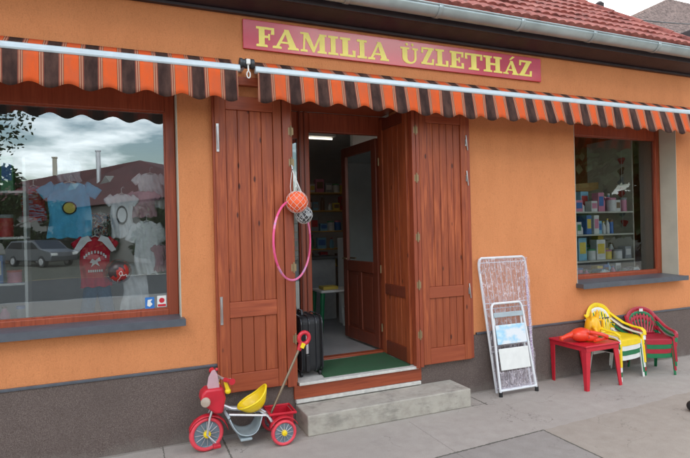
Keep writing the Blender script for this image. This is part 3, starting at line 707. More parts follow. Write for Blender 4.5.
hp = MB(); hp.tube([hc+hu*hr*sin(2*pi*k/64)+Vector((0, 0, hr*cos(2*pi*k/64))) for k in range(64)], .0095, 8, True)
HP = m_mixcol('pink_lilac_hoop', [(0, (.80, .10, .26)), (.5, (.85, .22, .42)), (.62, (.60, .28, .50))], 5, .28)
tag(hp.build('hula_hoop', HP, smooth=True, autos=False, loc=tuple(hc)), 'thin pink plastic hula hoop hanging in front of the doorway edge', 'hoop')
q = MB(); q.tube([hk+Vector((0, 0, -.02)), (1.25, 4.10, 1.98), (1.26, 4.10, 1.862)], .003, 5); tag(q.build('string', WHT), 'white string carrying the hula hoop from the shutter hook', 'string')

# ------------------------------------------------------------ TRICYCLE
tr = thing('tricycle', 'red child tricycle with yellow seat and parent push bar parked by the left shutter', 'tricycle', (.80, 3.96, 0))
TYR = plain('salmon_red_tyre', (.72, .06, .085), .5); CLR = plain('pale_tinted_plastic', (.62, .40, .44), .18, var=.1, alpha=.75)
BLRIM = plain('grey_blue_rim', (.22, .29, .34), .3, .3)
def wheel(cx, cy, r, wdt, axis=(0, 1, 0), yaw=0, name='wheel', hub=YEL, rimm=BLRIM, spokes=12):
    ax = Vector((sin(yaw)*-1, cos(yaw), 0)); c = Vector((cx, cy, r)); u = Vector((cos(yaw), sin(yaw), 0)); z = Vector((0, 0, 1))
    t = MB(); R_ = r*.86; k_ = r*.14
    t.tube([c+(u*cos(a)+z*sin(a))*R_ for a in [2*pi*k/36 for k in range(36)]], k_, 10, True, sq=(wdt/2/k_*1.0, 1), ref=ax)
    o = t.build('wheel', TYR, tr, smooth=True, autos=False)
    m = MB(); m.lathe([(R_*.93, -wdt*.36), (R_*.80, -wdt*.30), (R_*.78, 0), (R_*.80, wdt*.30), (R_*.93, wdt*.36)], c, ax, 36)
    m2 = MB()
    m2.tube([c+(u*cos(a)+z*sin(a))*R_*.86 for a in [2*pi*k/36 for k in range(36)]], r*.07, 8, True, sq=(1.6, .8), ref=ax)
    m2.lathe([(R_*.84, -.004), (R_*.84, .004)], c, ax, 30)
    m2.build('rim', rimm, o, smooth=True)
    s_ = MB()
    for k in range(spokes):
        a = 2*pi*k/spokes; e = u*cos(a)+z*sin(a)
        for sg_ in (-1, 1): s_.tube([c+ax*sg_*wdt*.42+e*r*.12, c+ax*sg_*wdt*.25+e*R_*.82], r*.028, 5)
    s_.build('spokes', SILV, o, smooth=True)
    h = MB(); h.lathe([(r*.10, -wdt*.75), (r*.19, -wdt*.66), (r*.22, -wdt*.4), (r*.22, wdt*.4), (r*.19, wdt*.66), (r*.10, wdt*.75)], c, ax, 18); h.build('hub', hub, o, smooth=True)
    return o
FX, FY = .515, 3.955; fyaw = R(8)
wheel(FX, FY, .128, .048, yaw=fyaw); wheel(1.062, 3.80, .098, .046); wheel(1.062, 4.11, .098, .046)
p = MB(); p.tube([(1.062, 3.82, .098), (1.062, 4.09, .098)], .008, 8)
p.tube([(.62, 3.955, .33), (.70, 3.955, .285), (.80, 3.955, .262), (.93, 3.955, .235), (1.0, 3.955, .19), (1.062, 3.955, .11)], .0135, 10)
p.tube([(.67, 3.885, .265), (.90, 3.885, .225), (.955, 3.89, .215)], .010, 8); p.tube([(.67, 4.025, .265), (.90, 4.025, .225), (.955, 4.02, .215)], .010, 8)
p.tube([(.90, 3.955, .25), (.965, 3.87, .21), (1.02, 3.85, .11)], .011, 8); p.tube([(.90, 3.955, .25), (.965, 4.04, .21), (1.02, 4.06, .11)], .011, 8)
p.build('frame', SILV, tr, smooth=True)
p = MB()
for sg_ in (-1, 1):
    ay = FY+sg_*.040; p.tube([(FX, ay, .128), (FX+.02, ay, .25), (FX+.05, FY+sg_*.03, .33)], .0085, 8)
p.tube([(FX+.045, FY, .31), (FX+.075, FY, .46), (FX+.095, FY, .53)], .014, 10); p.build('fork', SILV, tr, smooth=True)
p = MB()
def fend(u, v):
    a = R(20+150*u); rr = .145; k = (v-.5)*2
    return (FX+.012-rr*cos(a)*(1)+.0, FY+k*.034, .128+rr*sin(a)-.012*k*k)
p.grid(fend, 20, 6); p.build('front_mudguard', RED, tr, smooth=True, solid=.004)
# front fairing with round lamp and tinted windshield
p = MB()
p.prism([(-.105, .095), (-.092, .145), (-.06, .172), (.062, .175), (.08, .09), (.055, -.02), (.0, -.015), (-.06, .04)], -.068, .068, O=(.572, 3.945, .30)); p.build('fairing', RED, tr, smooth=True, bevel=.018, seg=3)
p = MB(); p.lathe([(.036, 0), (.034, .012), (.02, .018)], (.505, 3.876, .385), (-.45, -.88, .1), 20); p.build('lamp', plain('pale_lamp_lens', (.42, .33, .26), .25), tr, smooth=True)
p = MB(); p.prism([(-.045, 0), (-.055, .05), (-.04, .11), (-.01, .155), (.015, .16), (.03, .12), (.038, .05), (.035, 0)], -.006, .006, O=(.575, 3.90, .445), U=(.94, -.1, 0), V=(-.05, .08, 1)); p.build('windshield', CLR, tr, bevel=.004)
p = MB(); p.ball((.592, 3.905, .607), .012, 10); p.build('windshield_knob', RED, tr, smooth=True)
hb = Vector((FX+.105, FY, .535)); hd = Vector((.22, -.975, 0))
p = MB(); p.tube([hb+hd*-.16+Vector((.02, 0, .01)), hb+hd*-.06, hb, hb+hd*.06, hb+hd*.15+Vector((.02, 0, .01))], .010, 8); p.build('handlebar', SILV, tr, smooth=True)
for sg_ in (-1, 1):
    p = MB(); a = hb+hd*sg_*.10; b = hb+hd*sg_*.185+Vector((.015, 0, .006)); p.tube([a, a*.5+b*.5, b, b+hd*sg_*.012], [.017, .016, .018, .024], 12); p.build('grip', RED, tr, smooth=True)
    p = MB(); p.tube([a+Vector((0, 0, -.012)), a+Vector((.02, 0, -.075))], [.010, .016], 8); p.ball(a+Vector((.02, 0, -.085)), .022, 10); p.build('grip_bell', YEL, tr, smooth=True)
# moulded grey foot tray
p = MB()
def tray(u, v):
    x = .67+.245*u; k = 2*v-1; hw = .10-.015*u; edge = abs(k)**4
    z = .074+.022*edge+.15*(1-u)**5+.13*u**9
    return (x+.03*edge*0, 3.955+hw*k*(1.0+.12*edge), z)
p.grid(tray, 14, 16); tt = p.build('foot_tray', GREYP, tr, smooth=True, solid=.006)
p = MB(); p.box(.75, .84, 3.87, 4.04, .052, .076); p.build('tray_base', GREYP, tt, bevel=.01)
p = MB(); p.tube([(.66, 4.075, .262), (.78, 4.082, .243), (.93, 4.06, .222)], .011, 8); p.tube([(.66, 3.835, .262), (.652, 3.955, .268), (.66, 4.075, .262)], .011, 8); p.build('tray_rim', GREYP, tt, smooth=True)
# yellow bucket seat with a hand hole
p = MB(); sC = Vector((.868, 3.95, .335)); sA = Vector((cos(R(24)), 0, sin(R(24)))); sN = Vector((-sin(R(24)), 0, cos(R(24))))
def seat(u, v):
    th = 2*pi*u; rr = .02+.98*v; c_ = cos(th)
    q = sC+sA*(rr*c_*.128)+Vector((0, rr*sin(th)*(.100-.012*c_), 0))-sN*(.085*(1-rr**3.0))+sN*(.045*max(0, c_)**2*rr**2)
    return tuple(q)
p.grid(seat, 36, 12)
keep = []
for fi, f in enumerate(p.f):
    i, j = fi % 36, fi//36
    if (i <= 2 or i >= 33) and 7 <= j <= 9: continue
    keep.append(f)
p.f = keep; p.mi = [0]*len(keep); p.g = p.g[:1]
so_ = p.build('seat', YEL, tr, smooth=True, solid=.009)
p = MB(); p.tube([seat(k/40, 1.0) for k in range(40)], .0085, 8, True); p.build('seat_rim', YEL, so_, smooth=True, autos=False)
p = MB(); p.tube([(.86, 3.955, .24), (.875, 3.955, .27)], .03, 12); p.build('seat_post', SILV, tr, smooth=True)
# rear red bin, open on top
p = MB(); bx0, bx1, by0, by1 = .99, 1.16, 3.87, 4.04
for (a0, a1, b0, b1) in ((bx0, bx1, by0, by0+.006), (bx0, bx1, by1-.006, by1), (bx0, bx0+.006, by0+.006, by1-.006), (bx1-.006, bx1, by0+.006, by1-.006)): p.box(a0, a1, b0, b1, .115, .215)
p.box(bx0+.006, bx1-.006, by0+.006, by1-.006, .115, .122); bo = p.build('rear_bin', RED, tr)
p = MB(); p.tube([(bx0-.015, by0-.015, .222), (bx1+.015, by0-.015, .215), (bx1+.02, by1+.015, .215), (bx0-.015, by1+.015, .222)], .011, 8, True); p.build('bin_rim', RED, bo, smooth=True)
p = MB(); p.grid(lambda u, v: (1.062-.118*cos(R(25+130*u)), 3.775+.05*v, .098+.118*sin(R(25+130*u))), 14, 3); p.build('rear_mudguard', RED, tr, smooth=True, solid=.004)
# push bar
pb0, pb1 = Vector((1.0, 3.955, .19)), Vector((1.275, 3.99, .70))
BAR = plain('dull_brass_bar', (.30, .24, .17), .35, .7)
p = MB(); p.tube([pb0, pb1], .0105, 10); p.build('push_bar', BAR, tr, smooth=True)
pd = (pb1-pb0).normalized(); pc = pb1+pd*.055; pu = Vector((.72, -.3, .3)).normalized()
p = MB(); pu = (pd.cross(Vector((0, 1, 0)))).normalized()
p.tube([pc+pd*.046*sin(a)+pu*.042*cos(a) for a in [2*pi*k/20 for k in range(20)]], .017, 10, True); p.tube([pb1-pd*.05, pb1+pd*.01], [.018, .026], 10); pg = p.build('push_handle', RED, tr, smooth=True)
p = MB(); c0 = pb1+pd*.0+Vector((.005, -.028, -.005)); p.obox(c0, pu*.016, Vector((0, .003, 0)), pd*.02); p.build('sticker', YEL, pg)
# pedals
p = MB(); c0 = Vector((FX, FY-.03, .128)); p.tube([c0, c0+Vector((.006, -.035, 0)), c0+Vector((.055, -.04, -.055))], .006, 6); p.build('pedal_crank', SILV, tr, smooth=True)
p = MB(); p.box(FX+.03, FX+.085, FY-.125, FY-.075, .052, .078); p.build('pedal', RED, tr, bevel=.006)
p = MB(); p.box(FX-.08, FX-.03, FY+.075, FY+.125, .18, .205); p.build('pedal', RED, tr, bevel=.006)

# ------------------------------------------------------------ WRAPPED DRYING RACK and STEP LADDER
def lean(bot, top):
    B, T = Vector(bot), Vector(top); return B, T
rk = thing('drying_rack', 'tall folded white clothes rack wrapped in clear film, leaning on the orange wall', 'clothes rack', (3.46, 4.12, 0))
TL, TR = Vector((3.150, 4.165, 1.30)), Vector((3.735, 4.165, 1.30)); BL, BR = Vector((3.268, 4.07, .0)), Vector((3.74, 4.07, .0))
def on(a, b, dy=0):       # a across 0..1, b up 0..1
    L = BL.lerp(TL, b); Rr = BR.lerp(TR, b); q = L.lerp(Rr, a); q.y += dy; return q
WENAM = plain('white_enamel_tube', (.72, .74, .76), .25, var=.05)
def rack_frame(dy, r, tag_):
    pts = [on(0, 0, dy), on(0, .3, dy), on(0, .6, dy), on(0, .93, dy)]+[on(.07*(1-cos(a)), .93+.07*sin(a), dy) for a in (R(30), R(60), R(90))]
    pts += [on(1-.07*(1-cos(a)), .93+.07*sin(a), dy) for a in (R(90), R(60), R(30))]+[on(1, .93, dy), on(1, .6, dy), on(1, .3, dy), on(1, 0, dy)]
    m = MB(); m.tube(pts, r, 8); m.build(tag_, WENAM, rk, smooth=True)
rack_frame(0, .013, 'frame'); 
p = MB()
for i in range(1, 9): p.tube([on(i/9, .035, -.004), on(i/9, .5, -.004), on(i/9, .985, -.004)], .0025, 5)
for b in (.03, .30, .34, .62, .66, .965): p.tube([on(0, b, -.002), on(1, b, -.002)], .005, 6)
p.build('rack_wires', WENAM, rk, smooth=True)
p = MB()
def film(u, v):
    q = on(-.02+1.04*u, .02+.975*v, -.022); q.y += .007*sin(u*17+v*9)+.006*sin(v*31+u*4)+.004*sin(u*41-v*22); return q
p.grid(film, 60, 90); p.build('plastic_film', FILM, rk, smooth=True, autos=False)
p = MB(); p.grid(lambda u, v: on(.93+.05*u, .1+.8*v, -.026), 2, 8); p.build('label_strip', m_mixcol('printed_strip', [(0, (.55, .50, .60)), (.48, (.25, .12, .30)), (.55, (.65, .60, .66))], 60, .4), rk)
ld = thing('step_ladder', 'small white three-step folding ladder leaning in front of the wrapped rack', 'step ladder', (3.43, 3.96, 0))
l0, l1 = Vector((3.222, 3.955, .012)), Vector((3.648, 3.945, .012)); t0, t1 = Vector((3.232, 4.085, .86)), Vector((3.600, 4.083, .86))
def lo_(a, b, dy=0):
    q = l0.lerp(t0, b).lerp(l1.lerp(t1, b), a); q.y += dy; return q
p = MB(); pts = [lo_(0, 0), lo_(0, .5), lo_(0, .93)]+[lo_(.1*(1-cos(a)), .93+.07*sin(a)) for a in (R(30), R(60), R(90))]+[lo_(1-.1*(1-cos(a)), .93+.07*sin(a)) for a in (R(90), R(60), R(30))]+[lo_(1, .93), lo_(1, .5), lo_(1, 0)]
p.tube(pts, .0125, 10); p.build('frame', WENAM, ld, smooth=True)
p = MB(); 
for a in (.07, .93): p.tube([lo_(a, .02, .035), lo_(a, .45, .03), lo_(a, .86, .01)], .010, 8)
p.tube([lo_(.07, .045, .035), lo_(.93, .045, .035)], .010, 8); p.build('rear_legs', WENAM, ld, smooth=True)
p = MB(); p.tube([lo_(0, .05, -.004), lo_(1, .05, -.004)], .011, 8); p.build('bottom_bar', WENAM, ld, smooth=True)
dn_m = N('printed_white_board'); dn_m.set(dn_m.ramp(dn_m.noise(dn_m.coord((1, 1, 1.6)), 5.5, 4), [(.40, (.72, .76, .79)), (.52, (.34, .62, .80)), (.60, (.55, .74, .84)), (.70, (.74, .77, .80))]), .4)
DECAL = dn_m.m
for (b0, b1, mt) in ((.545, .76, DECAL), (.265, .50, WHT), (.845, .90, GREYP)):
    p = MB(); dz = lo_(.5, b1)-lo_(.5, b0); cx = lo_(.5, (b0+b1)/2, -.010); ax_ = (lo_(.94, .5)-lo_(.06, .5))/2; p.obox(cx, ax_, Vector((0, .006, 0)), dz/2)
    p.build('step' if mt is not GREYP else 'top_crossbar', mt, ld, bevel=.005)
for q_ in (lo_(0, 0), lo_(1, 0)):
    p = MB(); p.tube([q_-Vector((0, 0, .012)), q_+Vector((0, .002, .03))], .018, 10); p.build('rubber_foot', RUBBER, ld, smooth=True)
p = MB()
p.grid(lambda u, v: lo_(.04+.92*u, .06+.19*v, -.006+.006*sin(u*20+v*7)), 24, 10); p.build('plastic_film', FILM, ld, smooth=True, autos=False)

# ------------------------------------------------------------ RED TABLE
tb = thing('plastic_table', 'small red plastic children table with splayed legs standing next to the ladder', 'table', (4.29, 3.96, 0))
p = MB()
def ttop(u, v): return (4.035+.49*u, 3.70+.50*v, .432-.006*(abs(2*u-1)**8+abs(2*v-1)**8))
p.box(4.045, 4.51, 3.705, 4.205, .413, .434); to = p.build('tabletop', RED, tb, bevel=.012, seg=3)
p = MB(); 
for a in ((4.06, 4.495, 3.715, 3.727), (4.06, 4.495, 4.183, 4.195)): p.box(a[0], a[1], a[2], a[3], .375, .4128)
for a in ((4.057, 4.069), (4.486, 4.498)): p.box(a[0], a[1], 3.728, 4.182, .375, .4128)
p.build('apron', RED, tb, bevel=.003)
for sx_, sy_ in ((0, 0), (1, 0), (0, 1), (1, 1)):
    tx, ty = (4.062 if sx_ == 0 else 4.493), (3.722 if sy_ == 0 else 4.188); bx, by = (4.045 if sx_ == 0 else 4.520), (3.705 if sy_ == 0 else 4.15)
    dx, dy = (1 if sx_ == 0 else -1), (1 if sy_ == 0 else -1)
    def Lp(x, y, w_): return [(x, y), (x+dx*w_, y), (x+dx*w_, y+dy*.010), (x+dx*.010, y+dy*.010), (x+dx*.010, y+dy*w_), (x, y+dy*w_)]
    A, B = Lp(tx, ty, .066), Lp(bx, by, .036); m = MB(); n = 6
    vs_ = [(a[0], a[1], .4125) for a in A]+[(b[0], b[1], 0) for b in B]
    m.add(vs_, [tuple(range(n)), tuple(range(2*n-1, n-1, -1))]+[(i, (i+1) % n, (i+1) % n+n, i+n) for i in range(n)]); m.build('leg', RED, tb, bevel=.003)
# toys on the table
wc = thing('watering_can', 'glossy orange-red toy watering can lying on the red table', 'watering can', (4.24, 3.86, .436))
OR2 = plain('orange_red_plastic', (.80, .055, .02), .3)
p = MB(); p.ball((4.235, 3.885, .492), .085, 22, (1.15, .85, .66)); p.ball((4.29, 3.84, .478), .05, 16, (1.3, .9, .8)); wb = p.build('body', OR2, wc, smooth=True, autos=False)
p = MB(); p.tube([(4.17, 3.90, .50), (4.10, 3.905, .49), (4.055, 3.91, .475)], [.028, .018, .014], 10); p.ball((4.05, 3.91, .474), .022, 12, (.7, 1, 1)); p.build('spout', OR2, wc, smooth=True)
p = MB(); p.tube([(4.25, 3.81, .525), (4.31, 3.76, .51), (4.375, 3.755, .485), (4.40, 3.78, .465), (4.36, 3.80, .455), (4.28, 3.79, .455)], [.016, .014, .014, .013, .013, .014], 8); p.build('handle', OR2, wc, smooth=True)
p = MB(); p.ball((4.255, 3.815, .478), .017, 10, (1, .5, 1)); p.build('cap', plain('dark_red_cap', (.25, .02, .02), .4), wc, smooth=True)
wc.scale = (1.25, 1.2, 1.22); wc.location.x -= .05
wy = thing('watering_can', 'upright yellow toy watering can with two pointed ears behind the orange one', 'watering can', (4.44, 4.05, .436))
YO = plain('deep_yellow_plastic', (.85, .46, .01), .3)
p = MB(); p.lathe([(.052, 0), (.066, .02), (.068, .07), (.058, .12), (.045, .15), (.028, .165)], (4.435, 4.04, .436), (0, 0, 1), 20); p.build('body', YO, wy, smooth=True)
for ex in (-.032, .03):
    p = MB(); p.tube([(4.435+ex, 4.03, .575), (4.435+ex*1.2, 4.02, .625), (4.435+ex*1.1, 4.02, .66)], [.022, .017, .003], 8, sq=(1, .6)); p.build('ear', YO, wy, smooth=True)
p = MB(); p.tube([(4.385, 3.99, .52), (4.37, 3.955, .515), (4.372, 3.945, .49)], [.016, .014, .012], 8); p.build('spout', YO, wy, smooth=True)
p = MB(); p.tube([(4.49, 4.04, .57), (4.535, 4.03, .56), (4.54, 4.03, .50), (4.495, 4.04, .465)], .011, 8); p.build('handle', YO, wy, smooth=True)

wy.scale = (1.25, 1.2, 1.22); wy.location.x += .075
# ------------------------------------------------------------ CHILD ARMCHAIRS
def make_chair(mat, label, group):
    """moulded child armchair, seat 0.40 wide; faces -y; origin on the floor"""
    t = local_thing('plastic_armchair', label, 'chair', group)
    W2, D0, D1, SH = .165, -.16, .14, .255
    m = MB()
    def st(u, v):
        k = 2*u-1; e = abs(k)**6
        return (k*(W2+.012*(1-v)), D0+(D1-D0)*v+.0, SH-.012*sin(pi*v)*(1-k*k)+.008*e-.022*max(0, .12-v)/.12)
    m.grid(st, 14, 12); m.build('seat', mat, t, smooth=True, solid=.008)
    m = MB(); m.prism([(-W2, 0), (W2, 0), (W2-.01, -.052), (W2*.5, -.060), (-W2*.5, -.060), (-W2+.01, -.052)], D0-.012, D0-.004, O=(0, 0, SH-.004)); m.prism([(-W2, 0), (W2, 0), (W2, -.045), (-W2, -.045)], D1-.01, D1, O=(0, 0, SH-.006)); m.build('apron', mat, t, bevel=.003)
    AH = .375
    # back arch
    def arch(s, inset=0.0):
        a = pi*s; x = -(W2+.025-inset)*cos(a); z = AH-.02+(.205-inset)*sin(a)**.8; y = D1+.02+.045*sin(a)
        return Vector((x, y, z))
    m = MB(); m.tube([arch(i/24) for i in range(25)], .022, 10, sq=(1.0, .45), ref=None) if False else m.tube([arch(i/24, .012) for i in range(25)], .024, 12, sq=(.42, 1.0), ref=(0, 1, 0))
    bo_ = m.build('backrest', mat, t, smooth=True)
    m = MB()
    for k in range(-4, 5):
        s = .5+k*.082; top = arch(s, .020); bot = Vector((k*.026, D1-.004, SH+.01)); mid = (top+bot)/2+Vector((k*.006, .006, 0))
        m.tube([bot, bot.lerp(mid, .5)+Vector((0, .002, 0)), mid, top], [.0115, .0105, .0105, .0135], 6, sq=(1.0, .35), ref=(1, 0, 0))
    m.tube([(-W2+.03, D1-.002, SH+.012), (0, D1+.004, SH+.012), (W2-.03, D1-.002, SH+.012)], .012, 8, sq=(1, .6))
    m.build('back_slats', mat, bo_, smooth=True)
    for sx_ in (-1, 1):
        m = MB(); m.tube([(sx_*(W2+.010), D1+.052, AH+.085), (sx_*(W2+.024), D1-.01, AH+.040), (sx_*(W2+.032), .04, AH-.012), (sx_*(W2+.034), -.06, AH-.034), (sx_*(W2+.030), D0+.01, AH-.040), (sx_*(W2+.024), D0-.022, AH-.062), (sx_*(W2+.022), D0-.028, AH-.10)], [.018, .019, .019, .019, .020, .017, .013], 10, sq=(.5, 1.25), ref=(0, 0, 1))
        m.build('armrest', mat, t, smooth=True)
        for (fx, fy, tx, ty, z1, w0, w1) in ((sx_*(W2+.028), D0-.035, sx_*(W2+.018), D0-.02, AH-.09, .026, .036), (sx_*(W2+.020), D1+.06, sx_*(W2+.010), D1+.01, AH-.03, .026, .034)):
            dy_ = 1 if fy < 0 else -1
            def Lp(x, y, w_): return [(x, y), (x-sx_*w_, y), (x-sx_*w_, y+dy_*.009), (x-sx_*.009, y+dy_*.009), (x-sx_*.009, y+dy_*w_), (x, y+dy_*w_)]
            A, B = Lp(tx, ty, w1), Lp(fx, fy, w0); mm = MB(); n = 6
            mm.add([(a[0], a[1], z1) for a in A]+[(b[0], b[1], 0) for b in B], [tuple(range(n)), tuple(range(2*n-1, n-1, -1))]+[(i, (i+1) % n, (i+1) % n+n, i+n) for i in range(n)])
            mm.build('leg', mat, t, bevel=.003)
    return t
GRP = 'stacked plastic children chairs'
ch = make_chair(WHT, 'white plastic armchair at the bottom of the yellow-topped stack', GRP)
y1 = (4.765, 3.985); ra = R(5)
ch.location = (y1[0], y1[1], 0); ch.rotation_euler = (0, 0, ra); ch.scale = (1.02, 1.0, 1.04)
def stk(src, base, rz, k, dz, lab, mat, sc):
    off = Vector((sin(rz)*.0, .0, 0)); q_ = 1+.022*k; return dup(src, (base[0], base[1], k*dz), rz, lab, GRP, {'white_plastic': mat}, scale=(sc[0]*q_, sc[1]*q_, sc[2]))
stk(ch, y1, ra, 1, .050, 'green plastic armchair second from the bottom of the yellow-topped stack', GRN, (1.02, 1, 1.04))
stk(ch, y1, ra, 2, .050, 'white plastic armchair directly under the yellow one', WHT, (1.02, 1, 1.04))
stk(ch, y1, ra, 3, .050, 'yellow plastic armchair with arched back on top of the left stack', YEL, (1.02, 1, 1.04))
y2 = (5.225, 3.925); rb = R(-24); s2 = (.86, .92, .92)
stk(ch, y2, rb, 0, .048, 'green plastic armchair at the bottom of the right stack', GRN, s2)
stk(ch, y2, rb, 1, .048, 'dark red plastic armchair second from the bottom of the right stack', RED2, s2)
stk(ch, y2, rb, 2, .048, 'green plastic armchair directly under the topmost dark red one', GRN, s2)
rt_ = stk(ch, y2, rb, 3, .048, 'dark red plastic armchair with white price label on top of the right stack', RED2, s2)
p = MB(); p.box(-.022, .022, .172, .176, .515, .550); lb_ = p.build('price_label', WHT, None, bevel=.001); lb_.parent = rt_

# ------------------------------------------------------------ small black ball at the right edge
p = MB(); p.ball((4.40, 2.93, .046), .046, 20)
tag(p.build('rubber_ball', RUBBER, smooth=True, autos=False, loc=(4.40, 2.93, 0)), 'small round black rubber ball on the pavement near the right edge', 'ball')

# ------------------------------------------------------------ LEFT WINDOW DISPLAY
p = MB(); p.box(-1.94, .37, 4.625, 5.15, .90, .93); p.box(-1.94, .37, 5.12, 5.15, .345, .899)
tag(p.build('display_platform', WHITEP, bevel=.004), 'low white display platform behind the left shop window', 'platform')
CLB = plain('sky_blue_cotton', (.12, .52, .80), .9, bump=.3); CLM = plain('maroon_jersey', (.62, .008, .045), .8, bump=.3); CLW = plain('white_cotton', (.86, .87, .88), .9, bump=.3)
CLP = plain('pale_pink_cotton', (.62, .38, .42), .9, bump=.3); DEN = plain('blue_denim', (.05, .12, .22), .9, bump=.5, scale=60); CLG = plain('pale_grey_cotton', (.45, .48, .52), .9, bump=.3)
DYEL = plain('print_yellow', (.75, .60, .12), .7); DBLK = plain('print_black', (.03, .03, .035), .7)
def shirt(label, cx, y, zt, w_, h, mat, sleeve=.34, group=None, flare=0.0):
    t = thing('shirt', label, 'shirt', (cx, y, zt-h), group)
    prof_ = [(0, .30), (.03, .46), (.07, .58), (.28, .62), (.6, .62), (1, .66+flare)]
    def hw(t_):
        for (a, b), (c_, d) in zip(prof_, prof_[1:]):
            if a <= t_ <= c_: return b+(d-b)*(t_-a)/(c_-a)
        return prof_[-1][1]
    m = MB(); sd_ = hash(label) % 97 if False else len(label)
    for sgn in (-1, 1):
        def fn(u, v):
            k = 2*u-1; x = k*hw(v)*w_/2
            neck = .07*h*max(0, 1-(abs(x)/(w_*.11))**2)*(1 if sgn < 0 else .4)
            fold = .010*sin(k*7+v*3+sd_)*v+.006*sin(k*13-v*9+sd_)*(.3+v)
            return (cx+x+.006*sin(v*9+sd_), y+sgn*(.022*math.sqrt(max(0, 1-k*k))*(.6+.4*v)+.002)+fold, zt-h*v-neck*(1-v)**6-.035*h*(abs(k)**1.5)*(1-v)+.006*sin(k*9+sd_)*v)
        m.grid(fn, 26, 26)
    if sleeve > .22:
        for sg2 in (-1, 1):
            c0 = Vector((cx+sg2*w_*.22, y, zt-h*.10)); c1 = Vector((cx+sg2*w_*.43, y-.006, zt-h*(sleeve-.10)))
            pts = [c0.lerp(c1, i/6)+Vector((0, .004*sin(i*2.2+sd_), .003*sin(i*3.1))) for i in range(7)]
            m.tube(pts, [h*.105+h*.004*sin(i*1.9) for i in range(7)], 14, sq=(1, .22), ref=(0, 0, 1))
    hg = MB(); hg.tube([(cx-w_*.24, y, zt-h*.10), (cx, y, zt-h*.01), (cx+w_*.24, y, zt-h*.10)], .004, 6); hg.tube([(cx, y, zt-.005), (cx, y, zt+.035), (cx+.014, y, zt+.048), (cx+.02, y, zt+.034)], .0025, 6); hg.build('hanger', WHT, t, smooth=True)
    b = m.build('cloth', mat, t, smooth=True, autos=False); return t, b
GW = 'clothes hanging in the left window'
t, b = shirt('sky blue T-shirt with small round yellow print in the left window', -.415, 4.72, 2.04, .47, .44, CLB, group=GW)
p = MB(); p.lathe([(.050, 0), (.050, .004)], (-.415, 4.682, 1.83), (0, 1, 0), 24); p.build('round_print', DBLK, t)
p = MB(); p.lathe([(.040, 0), (.040, .004)], (-.415, 4.679, 1.83), (0, 1, 0), 24); p.lathe([(.014, 0), (.014, .004)], (-.428, 4.677, 1.848), (0, 1, 0), 12); p.build('print_centre', DYEL, t)
t, b = shirt('small pale grey sleeveless top hanging above the blue T-shirt', -.42, 4.78, 2.24, .26, .18, CLG, sleeve=.2, group=GW)
t, b = shirt('maroon football jersey with white shoulders and white lettering', -.235, 4.66, 1.60, .34, .40, CLM, group=GW)
for sg_ in (-1, 1):
    p = MB(); p.prism([(sg_*.045, 0), (sg_*.095, -.018), (sg_*.150, -.115), (sg_*.115, -.13), (sg_*.05, -.05), (sg_*.02, -.04)], 0, .010, O=(-.235, 4.622, 1.598)); p.build('shoulder_panel', CLW, t)
p = MB()
for k in range(9):
    a = R(150-15*k); c0 = Vector((-.235+.085*cos(a), 4.625, 1.395+.075*sin(a)))
    p.obox(c0, Vector((.006, 0, 0)), (0, .003, 0), (0, 0, .011)); 
p.prism([(-.04, -.01), (-.02, .02), (.0, .005), (.03, .03), (.04, .0), (.015, -.005), (.03, -.04), (.0, -.02), (-.03, -.045), (-.02, -.015)], 0, .006, O=(-.235, 4.622, 1.40))
for k in range(7): p.obox((-.28+k*.015, 4.623, 1.325), (.005, 0, 0), (0, .003, 0), (0, 0, .009))
p.build('white_print', CLW, t)
p = thing('jeans', 'small blue jeans under the maroon jersey in the left window', 'jeans', (-.23, 4.70, .94), GW)
m = MB(); 
for sg_ in (-1, 1): m.tube([(-.23+sg_*.035, 4.70, 1.22), (-.23+sg_*.055, 4.70, 1.10), (-.23+sg_*.08, 4.70, .955)], [.055, .05, .05], 14, sq=(1, .55), ref=(1, 0, 0))
m.build('denim', DEN, p, smooth=True)
p = MB(); p.ball((-.065, 4.62, 1.315), .095, 26)
tag(p.build('football', m_mixcol('red_black_football', [(0, (.03, .02, .02)), (.44, (.28, .02, .015)), (.55, (.45, .42, .40)), (.58, (.25, .02, .02)), (.66, (.03, .02, .02))], 9, .3), smooth=True, autos=False, loc=(-.065, 4.62, 1.22)), 'red and black patterned football hanging beside the maroon jersey', 'ball')
t, b = shirt('white top with an oval printed picture next to the blue T-shirt', -.03, 4.70, 1.95, .26, .36, CLW, group=GW)
p = MB(); p.lathe([(.052, 0), (.052, .003)], (0, 0, 0), (0, 1, 0), 24); 
p.v = [(-.03+v[0]*.8, 4.664+v[1], 1.77+v[2]*1.45) for v in p.v]; p.build('oval_print', DBLK, t)
p = MB(); p.lathe([(.040, 0), (.040, .003)], (0, 0, 0), (0, 1, 0), 24); p.v = [(-.03+v[0]*.8, 4.6615+v[1], 1.77+v[2]*1.45) for v in p.v]; p.build('print_centre', CLW, t)
t, b = shirt('wide white long top at the right end of the left window', .16, 4.68, 1.72, .30, .44, CLW, sleeve=.5, group=GW)
t, b = shirt('pale pink top above the wide white one in the left window', .14, 4.74, 1.98, .30, .22, CLP, sleeve=.4, group=GW)
t, b = shirt('white cotton top hanging high beside the window frame', .20, 4.82, 2.14, .30, .30, CLW, sleeve=.4, group=GW)
t, b = shirt('pink baby vest near the right side of the left window', .27, 4.66, 1.52, .17, .22, CLP, group=GW)
t, b = shirt('long white nightshirt hanging low beside the football', .06, 4.76, 1.36, .30, .38, CLW, sleeve=.2, group=GW, flare=.1)
t, b = shirt('red and blue striped small shirt left of the blue T-shirt', -.68, 4.80, 2.02, .26, .28, m_mixcol('red_stripes', [(0, (.40, .03, .04)), (.48, (.35, .38, .50)), (.54, (.40, .03, .04))], 6, .8, (1, 1, 8)), group=GW)
